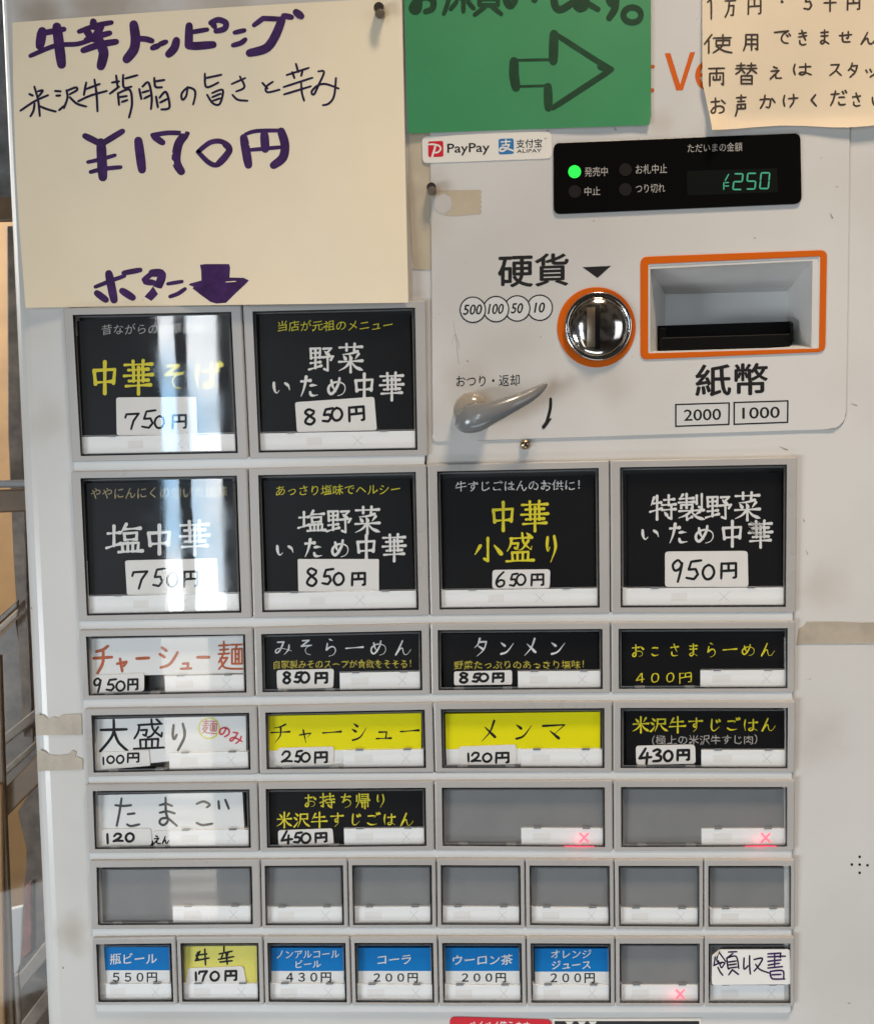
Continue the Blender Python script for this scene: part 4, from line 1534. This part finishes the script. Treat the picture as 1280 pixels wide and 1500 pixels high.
for s in ['205,580 195,640 170,665 165,625 205,585 250,600 255,640 242,695', '320,490 330,580 410,550', '325,520 430,498', '335,632 375,690 420,692 440,600 370,620', '370,648 425,625', '375,672 425,655',
          '500,560 590,520', '555,510 585,580 530,610', '505,632 540,665 605,672', '705,552 740,590', '775,545 730,580 740,615 820,598',
          '930,425 945,480', '868,500 1015,452', '905,480 920,520', '975,465 965,505', '848,580 1040,518', '850,630 1030,575', '965,555 970,620 985,672',
          '1080,475 1118,480 1080,570 1050,630 1035,610 1075,570 1130,560 1215,590', '1198,520 1185,640 1150,690 1110,702']:
    mb.stroke(A(s, *c2), 3.4, zi, DARKPURPLE)
mb.build('subtitle_writing').parent = big_paper
mb = MB(PURPLE)
c3 = (100, 170, 3.657)
for s, w in [('90,105 170,145', 9), ('175,150 290,80', 8.5), ('175,140 185,325', 13.5), ('105,245 180,228 250,208', 5.5), ('120,298 185,282 280,272', 6), ('375,130 395,285', 12.5),
             ('460,110 505,140', 9), ('450,100 540,88 640,92', 6.5), ('625,100 590,150 578,240 605,295', 12), ('700,185 760,140 820,135 865,170 840,225 795,260 750,245 695,190', 7), ('840,150 862,185 800,258', 9), ('940,115 965,260', 12),
             ('950,95 1010,78 1140,75', 5.5), ('1140,80 1160,150 1150,220 1100,262', 12), ('1050,95 1055,175', 12), ('970,180 1060,172 1140,165', 5.5)]:
    mb.stroke(A(s, *c3), w * 1.1, zi, PURPLE)
mb.build('price_writing').parent = big_paper
mb = MB(PURPLE)
c4 = (120, 370, 4.571)
for s, w in [('180,140 215,315', 11), ('90,228 200,185 285,155', 5.5), ('280,135 390,115', 7), ('100,270 160,315', 9), ('270,255 340,300', 9.5), ('480,130 415,180', 7), ('470,135 535,145 500,240 430,320', 11), ('425,195 480,200', 8),
             ('575,208 670,192', 5), ('590,293 640,275 690,242', 5.5)]:
    mb.stroke(A(s, *c4), w * 1.15, zi, PURPLE)
mb.build('button_writing').parent = big_paper
mb = MB(PURPLE)
arrow = A('790,80 830,75 985,75 992,100 988,165 1085,168 1118,185 1090,215 1030,270 965,335 900,340 860,328 800,285 740,238 748,228 715,215 725,205 800,185 798,120', *c4)
cx_ = sum(p[0] for p in arrow) / len(arrow)
cy_ = sum(p[1] for p in arrow) / len(arrow)
n_ = len(arrow)
mb.add([P(x, y, zi(x, y) + 1e-5) for x, y in arrow + [(cx_, cy_)]], [[i, (i + 1) % n_, n_] for i in range(n_)], PURPLE)
mb.build('down_arrow').parent = big_paper

# green sheet
mb = MB(GREENPAPER)
zg = lambda x, y: 0.0019 + 0.0006 * sin(x * 0.021 + y * 0.01) + 0.0010 * max(0, (x - 925) / 30) * max(0, (y - 150) / 40)
gq = [(590, -70), (953, -80), (953.5, 182.5), (597.5, 195)]
grid_sheet(mb, gq, zg, GREENPAPER, 24, 18, edge=lambda u, v, x, y: (x - (3 if u == 1 and v == 1 else 0), y))
green = mb.build('green_notice', smooth=True)
thing(green, 'green paper notice with a hollow right-pointing arrow', 'notice')
mb = MB(GREENINK)
zgi = lambda x, y: zg(x, y) + 0.00007
for ch, b, w in (('お', (598, -34, 642, 22), 10), ('願', (650, -36, 734, 22), 7), ('い', (730, -32, 790, 16), 11), ('し', (794, -40, 852, 18), 11), ('ま', (832, -34, 884, 18), 9), ('す', (878, -40, 918, 28), 11)):
    mb.glyph(ch, b, w, zgi, GREENINK, 'pen')
mb.stroke(circ(926, 21, 13, 11, 12) + [(939, 21)], 9, zgi, GREENINK)
mb.build('marker_writing').parent = green
mb = MB(GREENINK)
c5 = (590, 0, 3.368)
for s, w in [('548,300 548,370 558,430', 14.5), ('560,295 745,292', 4.5), ('745,165 742,300', 14), ('750,165 960,300 1030,340', 8.5), ('975,325 1010,335', 12), ('1030,340 900,425 740,530', 9), ('565,425 725,420', 4), ('715,425 718,530', 13)]:
    mb.stroke(A(s, *c5), w, zgi, GREENINK, 'n', curved=False)
o = mb.build('hollow_arrow')
o.parent = green

# tan note, top right, with a curled lower left corner


def znote(x, y):
    z = 0.0022 + 0.0009 * sin(x * 0.018 + y * 0.012)
    d = max(0, (y - 165) / 25)
    z += 0.0022 * d * d
    c = max(0, 1 - math.hypot(x - 1036, y - 192) / 42)
    return z + 0.007 * c * c


def nedge(u, v, x, y):
    if v > 0.999:
        y += 3.5 * sin(u * 9 + 1.6)
    k = max(0, 1 - math.hypot(u * 3.5, (1 - v) * 4))
    return x + 14 * k, y - 6 * k + 0


mb = MB(NOTEPAPER)
grid_sheet(mb, [(1028, -90), (1345, -100), (1345, 178), (1029, 192)], znote, NOTEPAPER, 40, 34, edge=nedge)
note = mb.build('change_notice', smooth=True)
thing(note, 'tan paper note with brown handwriting and a curled lower corner, beside the orange lettering', 'notice')
mb = MB(BROWNINK)
zn = lambda x, y: znote(x, y) + 0.00007
c6 = (1010, 0, 4.741)


def nb(ch, x0, y0, x1, y1, w=2.9):
    mb.glyph(ch, (1010 + x0 / 4.741, y0 / 4.741, 1010 + x1 / 4.741, y1 / 4.741), w, zn, BROWNINK, 'pen')


mb.stroke(A('125,12 148,5 150,128', *c6), 2.9, zn, BROWNINK)
nb('万', 240, -20, 325, 125)
nb('円', 390, -30, 510, 105)
mb.stroke(A('638,5 645,12', *c6), 4, zn, BROWNINK)
nb('5', 780, -50, 865, 72)
nb('千', 930, -40, 1020, 78)
nb('円', 1080, -40, 1195, 72)
for ch, b in zip('使用できません', [(100, 232, 292, 368), (370, 225, 485, 352), (580, 190, 705, 312), (745, 200, 825, 318), (890, 198, 980, 312), (1035, 205, 1130, 300), (1180, 215, 1300, 312)]):
    nb(ch, *b)
for ch, b in zip('両替えはスタッ', [(125, 460, 248, 598), (315, 432, 470, 584), (545, 455, 645, 555), (708, 430, 855, 528), (965, 430, 1060, 528), (1095, 430, 1180, 535), (1210, 452, 1310, 540)]):
    nb(ch, *b)
for ch, b in zip('お声かけください', [(135, 668, 258, 795), (315, 655, 400, 805), (480, 650, 600, 760), (640, 645, 760, 748), (825, 648, 900, 740), (970, 620, 1095, 738), (1120, 635, 1200, 745), (1250, 655, 1370, 740)]):
    nb(ch, *b)
o = mb.build('pen_writing')
o.parent = note

# ------------------------------------------------------------------ round magnets


def magnet(cx, cy, r, h, z0, label):
    mb = MB(MAGNET)
    lathe(mb, cx, cy, [(r, z0), (r, z0 + h * .85), (r * .9, z0 + h)], MAGNET, n=28)
    o = mb.build('magnet', smooth=False)
    m2 = MB(MAGTOP)
    lathe(m2, cx, cy, [(r * .86, z0 + h + 5e-5), (r * .5, z0 + h + 2e-4)], MAGTOP, n=28)
    t = m2.build('cap')
    t.parent = o
    thing(o, label, 'magnet', 'round magnets')


magnet(556.5, 19, 8, 0.006, 0.002, 'small round steel magnet holding the cream paper by its top corner')
magnet(632.5, 279, 7.3, 0.006, 0.0008, 'small round steel magnet beside the tape stain, under the payment sticker')

# ------------------------------------------------------------------ payment sticker


def flat(name, poly, z0, z1, m):
    mb = MB(m)
    mb.prism(poly, z0, z1, m)
    return mb


pq = [(618, 199.5), (807.5, 191.5), (808.5, 231.5), (619, 238.5)]
mb = flat('s', rquad(pq, 8, 5), ZP, ZP + 0.0003, PAYWHITE)
zs = ZP + 0.0003 + 5e-5
c7 = (610, 180, 5.818)
mb.add([P(x, y, zs) for x, y in rquad(A('98,155 228,150 230,285 100,290', *c7), 3, 3)], [list(range(16))], PAYRED)
mb.stroke(A('95,182 150,180 195,195 205,222 180,248 140,250', *c7), 2.6, zs + 6e-5, PAYWHITE)
mb.stroke(A('160,195 148,240 132,288', *c7), 3.0, zs + 6e-5, PAYWHITE)
mb.text('PayPay', 655, 717, 209, 227, PRINT, zs + 3e-5, 0.012, -0.03)
mb.add([P(x, y, zs) for x, y in rquad(A('698,133 828,128 830,262 700,268', *c7), 3.5, 3)], [list(range(16))], PAYBLUE)
for s, w in (('722,160 800,155', 2.0), ('762,140 762,185', 2.0), ('728,188 792,182', 2.0), ('790,185 770,215 735,238 710,232 718,212 750,208 828,236', 2.6)):
    mb.stroke(A(s, *c7), w, zs + 6e-5, PAYWHITE)
mb.text('支付宝', 756, 794, 203, 216, PRINT, zs + 3e-5, 0.012, -0.03)
mb.text('ALIPAY', 757, 793, 218, 223, PRINT, zs + 3e-5, 0.006, -0.03)
mb.text('TM', 796.5, 800.5, 201.5, 203.5, PRINT, zs + 3e-5, 0.0, -0.03)
thing(mb.build('payment_sticker'), 'white rounded sticker with a red logo and a blue logo, left of the display', 'sticker')

# ------------------------------------------------------------------ price stickers
ZS = ZCARD + 0.0005
GP = 'handwritten price stickers'


def price(q, chars, label, w=3.6, r=4, z=ZS, name='price_sticker', ink=INK, rots=0.0, group=GP, cat='price sticker'):
    mb = MB(STICKER)
    mb.prism(rquad(q, r, 3), ZCARD + 0.00002, z, STICKER)
    for k, (ch, x0, y0, x1, y1) in enumerate(chars):
        mb.glyph(ch, (x0, y0, x1, y1), w, z + 5e-5, ink, 'pen', rots)
    o = mb.build(name)
    thing(o, label, cat, group)
    return o


price([(170, 582), (287, 581), (289, 637), (171, 638)], [('7', 181, 602, 206, 629), ('5', 204, 599, 229, 629), ('0', 224, 608, 243, 628), ('円', 249, 605, 276, 629)],
      'white price sticker reading 750 yen on the black key at the top left', 3.4)
price([(432, 589), (548, 581), (552, 630), (435, 633)], [('8', 442, 598, 465, 623), ('5', 469, 597, 489, 619), ('0', 483, 596, 504, 617), ('円', 507, 593, 537, 618)],
      'white price sticker reading 850 yen, tilted, on the top-row key right of the reflection', 4.0, rots=-0.06)
price([(183, 821), (318, 818), (319, 870), (186, 872)], [('7', 191, 833, 219, 863), ('5', 221, 831, 242, 861), ('0', 242, 837, 263, 861), ('円', 266, 834, 293, 861)],
      'white price sticker reading 750 yen, half hidden by the window reflection, second row', 3.6)
price([(436, 819), (555, 819), (555, 867), (437, 867)], [('8', 445, 831, 468, 860), ('5', 469, 832, 489, 858), ('0', 486, 838, 506, 858), ('円', 512, 837, 538, 859)],
      'white square-cornered price sticker reading 850 yen in the second row of keys', 3.9, r=2)
price([(721, 835), (806, 834), (805, 862), (721, 863)], [('6', 724, 837, 743, 861), ('5', 744, 839, 759, 860), ('0', 754, 840, 772, 858), ('円', 775, 839, 799, 859)],
      'small white price sticker reading 650 yen below two lines of yellow characters', 3.3, r=5)
price([(974, 808), (1095, 807), (1096, 860), (974, 860)], [('9', 981, 818, 1004, 853), ('5', 1001, 819, 1028, 851), ('0', 1026, 826, 1049, 850), ('円', 1052, 822, 1082, 849)],
      'large white price sticker reading 950 yen on the black key at the right end', 3.9, r=5)
price([(129, 990), (211, 986), (211, 1013), (130, 1016)], [('9', 135, 992, 151, 1016), ('5', 153, 994, 171, 1013), ('0', 168, 997, 185, 1013), ('円', 185, 993, 204, 1012)],
      'white price sticker reading 950 yen below the orange handwriting', 3.3, r=4)
price([(405, 982), (489, 980), (488, 1008), (406, 1010)], [('8', 412, 984, 428, 1002), ('5', 429, 984, 443, 1001), ('0', 438, 984, 455, 1001), ('円', 459, 984, 482, 1002)],
      'white price sticker reading 850 yen on the black key with six white kana', 4.0)
price([(665, 984), (750, 982), (750, 1003), (665, 1004)], [('8', 670, 985, 688, 1001), ('5', 690, 986, 704, 1000), ('0', 700, 986, 717, 999), ('円', 719, 985, 740, 1000)],
      'white price sticker reading 850 yen on the black key with four white kana', 3.8, r=3)
price([(137, 1103), (218, 1099), (220, 1122), (140, 1129)], [('1', 149, 1109, 154, 1121), ('0', 155, 1107, 169, 1119), ('0', 169, 1106, 183, 1119), ('円', 184, 1102, 206, 1118)],
      'white paper price slip reading 100 yen with a slanting lower edge', 3.0, r=1.5)
price([(407, 1096), (489, 1094), (488, 1121), (406, 1124)], [('2', 411, 1100, 429, 1118), ('5', 430, 1099, 443, 1118), ('0', 439, 1102, 456, 1117), ('円', 458, 1100, 482, 1119)],
      'white price sticker reading 250 yen on the yellow key with six kana', 3.5)
price([(672, 1094), (756, 1091), (756, 1120), (672, 1121)], [('1', 683, 1103, 689, 1117), ('2', 689, 1102, 705, 1117), ('0', 705, 1103, 722, 1117), ('円', 723, 1101, 748, 1119)],
      'white price sticker reading 120 yen on the yellow key with three kana', 3.5)
price([(931, 1093), (1018, 1091), (1019, 1119), (932, 1121)], [('4', 935, 1096, 955, 1119), ('3', 954, 1097, 971, 1117), ('0', 970, 1099, 987, 1116), ('円', 989, 1097, 1012, 1115)],
      'white price sticker reading 430 yen below the bracketed white subtitle', 4.2, r=5)
price([(140, 1215), (221, 1214), (222, 1239), (138, 1241)], [('1', 154, 1221, 161, 1237), ('2', 165, 1221, 181, 1234), ('0', 182, 1220, 198, 1234)],
      'white price sticker reading only 120, below three widely spaced handwritten kana', 3.8, r=5)
price([(407, 1217), (487, 1214), (489, 1237), (408, 1240)], [('4', 411, 1217, 429, 1239), ('5', 428, 1219, 443, 1236), ('0', 439, 1220, 457, 1236), ('円', 459, 1219, 481, 1235)],
      'white price sticker reading 450 yen below two lines of yellow characters', 3.7, rots=-0.03)
price([(275, 1419), (356, 1416), (361, 1442.5), (272, 1442.5)], [('1', 284, 1424, 290, 1438), ('7', 290, 1421, 305, 1438), ('0', 306, 1423, 323, 1438), ('円', 327, 1421, 349, 1438)],
      'white price sticker reading 170 yen on the small yellow key', 3.6, r=4)
price([(224, 1218), (250, 1217), (250, 1239), (225, 1240)], [('え', 223, 1224, 236, 1238), ('ん', 237, 1225, 248, 1237)],
      'narrow white slip with two tiny handwritten kana between a price sticker and a white bar', 2.2, r=1, name='paper_slip', group=None, cat='paper slip')

# receipt sticker with a lifted corner
mb = MB(STICKER, DARKPURPLE, PURPLE)
zr = 0.0022
rq = rquad([(1043, 1401), (1054, 1391.5), (1157, 1391), (1158.5, 1442.5), (1042.5, 1443.5)], [1, 1, 4, 4, 4], 3)
mb.prism(rq, 0.0016, zr, STICKER)
fold = [P(1043, 1401.5, zr + 0.0002), P(1054, 1391.5, zr + 0.0002), P(1051, 1400.5, zr + 0.0022)]
mb.add(fold, [[0, 1, 2]], PAYWHITE)
c8 = (1030, 1375, 9.143)
for s, w in [('160,250 140,370', 2.2), ('205,190 180,300 240,340', 2.2), ('205,180 300,310', 2.2), ('140,365 240,325 290,330', 2.6), ('200,300 225,360 245,395 290,330', 2.2), ('195,390 225,450 260,495', 2.6),
             ('335,185 450,180', 2.4), ('395,205 310,270', 2.4), ('315,270 330,400 350,410', 2.4), ('320,265 440,245 475,405', 2.4), ('330,320 440,305', 2.6), ('330,360 440,345', 2.6), ('345,400 460,385', 2.4), ('390,420 340,490', 2.6), ('400,430 470,485', 2.6),
             ('545,265 545,410 600,370', 2.6), ('620,235 620,380 630,480', 2.6), ('680,285 790,270 740,370 680,440', 2.6), ('700,350 760,420 880,465', 2.4),
             ('865,210 1040,200', 2.6), ('865,250 1100,240', 2.6), ('865,310 1040,290', 2.6), ('870,360 1020,335', 2.6), ('865,400 1060,380', 2.6), ('955,200 955,390', 2.4), ('1035,205 1030,260', 2.4), ('895,450 900,500 935,545 1090,545', 2.6), ('895,445 1060,435 1075,540', 2.6), ('920,490 1040,485', 2.6)]:
    mb.stroke(A(s, *c8), w, zr + 5e-5, DARKPURPLE if s[0] not in '89' else PURPLE)
thing(mb.build('receipt_sticker'), 'white sticker with purple handwriting and a peeling corner at the lower right of the keys', 'sticker')

# ------------------------------------------------------------------ old tape


def tape(poly, z0, z1, m, label, extra=None):
    mb = MB(m)
    mb.prism(poly, z0, z1, m)
    if extra:
        extra(mb)
    thing(mb.build('tape_remnant'), label, 'tape', 'remnants of old adhesive tape')


def zig(x, y0, y1, n, d, rnd=random.Random(7)):
    return [(x + (d if i % 2 else 0) + rnd.uniform(-.6, .6), y0 + (y1 - y0) * i / n) for i in range(n + 1)]


tape([(629, 279)] + [(645, 278.5)] + zig(703.5, 277.5, 313, 10, 2.2) + [(668, 316), (650, 315), (658, 308), (661, 298), (657, 288), (648, 283), (636, 287), (630, 292)], ZP, ZP + 0.00012, TAPE,
     'short strip of yellowed tape with a zigzag end beside a round magnet')
tape([(597, 190), (630.5, 190), (631, 312), (626, 322), (631, 330), (630.5, 395)] + [(x, y) for x, y in zig(606, 394, 390, 2, -2)][::1] + [(603, 370), (600, 300)], 0.0001, 0.0003, TAPE,
     'long vertical strip of yellowed tape along the right edge of the cream paper')
tape([(1170, 921), (1178, 916), (1181, 911), (1230, 911), (1262, 912.5), (1300, 911), (1300, 943), (1166.5, 943.5)], 0.0001, 0.0003, TAPE2,
     'strip of grey-brown tape at the right edge, beside the third row of keys')
tape([(52, 1047), (64, 1048), (70, 1053), (78, 1050), (84, 1052), (92, 1047), (119, 1046), (120, 1077), (53, 1077.5)], 0.0001, 0.0004, TAPE2,
     'upper of the two torn brown tape strips at the left edge')
tape([(54, 1100), (64, 1100), (72, 1106), (86, 1107), (100, 1105), (106, 1099), (112, 1102), (110, 1108), (121, 1112), (121, 1128), (56, 1130)], 0.0001, 0.0004, TAPE2,
     'lower of the two torn brown tape strips at the left edge')
mb = MB(RESIDUE)
mb.prism([(640, 287), (650, 283.5), (660, 289), (662, 300), (657, 309), (648, 313), (641, 310), (633, 300), (632, 292)], ZP, ZP + 0.00018, RESIDUE)
thing(mb.build('glue_residue'), 'round pale patch of glue residue just under the magnet beside the yellowed tape', 'residue')

# ------------------------------------------------------------------ stickers cut by the lower edge of the photograph
mb = MB(REDSTICK)
mb.prism(rquad([(658.5, 1490), (808.5, 1494.5), (808, 1640), (658.5, 1640)], [9, 9, 3, 3], 4), 0.0001, 0.0004, REDSTICK)
mb.text('ペイペイ使えます', 686, 776, 1496, 1512, WINK, 0.00046, 0.015, 0.02)
thing(mb.build('red_sticker'), 'bright red sticker with rounded corners below the drink keys', 'sticker')
mb = MB(PAYWHITE)
mb.prism([(809, 1493.2), (1027, 1492.5), (1028, 1640), (809, 1640)], 0.0001, 0.0004, PAYWHITE)
mb.prism([(812, 1496.5), (1024, 1496.5), (1024, 1640), (812, 1640)], 0.0004, 0.00045, BLACKSTICK)
for x in (828, 846, 862):
    mb.sheet([(x, 1497), (x + 12, 1497), (x + 6, 1506)], 0.00052, PAYWHITE)
thing(mb.build('black_sticker'), 'black sticker with a white border, right of the bright red sticker', 'sticker')

# ------------------------------------------------------------------ entrance door and timber wall seen left of the machine
WOOD = mat('dark_door_wood', (0.15, 0.092, 0.048), rough=0.4, var=0.25, vscale=22, bump=0.2, bscale=80)
TAN = mat('tan_timber', (0.50, 0.30, 0.14), rough=0.6, var=0.12, vscale=12)
BROWN = mat('brown_timber', (0.21, 0.165, 0.13), rough=0.5, var=0.45, vscale=38, bump=0.3, bscale=90)
GREYW = mat('grey_timber', (0.40, 0.345, 0.29), rough=0.5, var=0.25, vscale=30)
ALU = mat('pale_metal_trim', (0.24, 0.24, 0.24), rough=0.4, metal=0.3)

wallb = MB(TAN)
wallb.prism([(-420, -500), (330, -500), (330, 2300), (-420, 2300)], -1.38, -1.30, TAN)
thing(wallb.build('timber_wall'), 'tan timber wall seen through the glass left of the machine', 'wall')

door = empty('glass_door', (P(20, 750, -0.5).x, 0.5, 0.0))
thing(door, 'dark wooden door with glass panes, partly hidden behind the left side of the machine', 'door')


def dpart(mb, name, label=None):
    o = mb.build(name, label=label, bevel=0.002)
    reparent(o, door)
    return o


def slab(poly, z0, z1, m, name):
    mb = MB(m)
    mb.prism(poly, z0, z1, m)
    return dpart(mb, name)


DARKGLASS = mat('grey_glass_panel', (0.20, 0.205, 0.21), rough=0.25, var=0.35, vscale=45)
DARKBOARD = mat('dark_panel', (0.165, 0.13, 0.10), rough=0.35, var=0.4, vscale=35)
slab([(-200, 291), (160, 284), (160, 320), (-200, 328)], -0.50, -0.494, WOOD, 'rail')
slab([(-200, 722), (160, 713), (160, 744), (-200, 760)], -0.50, -0.494, WOOD, 'rail')
slab([(-200, 708), (160, 700), (160, 711), (-200, 719)], -0.495, -0.489, ALU, 'rail_trim')
slab([(-20, 1182), (90, 1068), (90, 1116), (-20, 1226)], -0.50, -0.494, WOOD, 'rail')
slab([(-90, 960), (0, 960), (7, 1180), (14, 1350), (26, 1700), (-90, 1700)], -0.495, -0.488, WOOD, 'stile')
slab([(-60, 1150), (1, 1150), (3, 1300), (8, 1700), (-60, 1700)], -0.488, -0.482, TAN, 'stile_edge')
slab([(9, 330), (34, 330), (50, 760), (66, 1080), (34, 1080), (18, 800), (11, 640)], -0.60, -0.594, BROWN, 'mullion')
slab([(22, 330), (25, 330), (41, 900), (50, 1100), (46, 1100), (37, 900)], -0.593, -0.590, DARKBOARD, 'mullion_groove')
slab([(-40, -200), (40, -200), (40, 290), (-40, 290)], -0.60, -0.594, DARKGLASS, 'upper_panel')
slab([(-12, 912), (26, 878), (26, 890), (-12, 925)], -0.585, -0.580, DARKBOARD, 'muntin')
slab([(-12, 926), (26, 892), (26, 903), (-12, 940)], -0.580, -0.575, GREYW, 'muntin')
slab([(-10, 940), (24, 906), (40, 1000), (60, 1000), (60, 1105), (-10, 1180)], -0.625, -0.615, DARKBOARD, 'lower_panel')
slab([(-10, 1088), (60, 1032), (60, 1050), (-10, 1106)], -0.58, -0.575, GREYW, 'muntin')
slab([(-10, 1140), (60, 1078), (60, 1090), (-10, 1153)], -0.575, -0.57, GREYW, 'muntin')
slab([(25, 1190), (70, 1120), (84, 1440), (28, 1440), (33, 1330), (38, 1245)], -0.62, -0.614, BROWN, 'mullion')
slab([(36, 1300), (46, 1290), (46, 1395), (31, 1408)], -0.612, -0.608, mat('red_paint', (0.30, 0.11, 0.085), rough=0.5, var=0.4, vscale=60), 'painted_patch')
slab([(10, 1333), (34, 1328), (31, 1410), (24, 1432), (14, 1430)], -0.68, -0.672, mat('white_board', (0.80, 0.79, 0.77), rough=0.5), 'white_panel')
slab([(10, 1432), (34, 1425), (90, 1380), (90, 1700), (20, 1700)], -0.66, -0.655, DARKBOARD, 'lower_panel')
slab([(27, 1428), (72, 1372), (76, 1396), (30, 1452)], -0.60, -0.595, GREYW, 'muntin')
slab([(30, 1500), (78, 1436), (82, 1462), (34, 1526)], -0.60, -0.595, GREYW, 'muntin')
slab([(20, 1430), (26, 1428), (34, 1560), (27, 1560)], -0.605, -0.60, GREYW, 'muntin')
mb = MB(GLASS)
gl_ = [P(-200, -300, -0.40), P(160, -300, -0.478), P(160, 1700, -0.478), P(-200, 1700, -0.40)]
mb.add(gl_, [[3, 2, 1, 0]], GLASS)
pane = mb.build('pane', recalc=False)
reparent(pane, door)
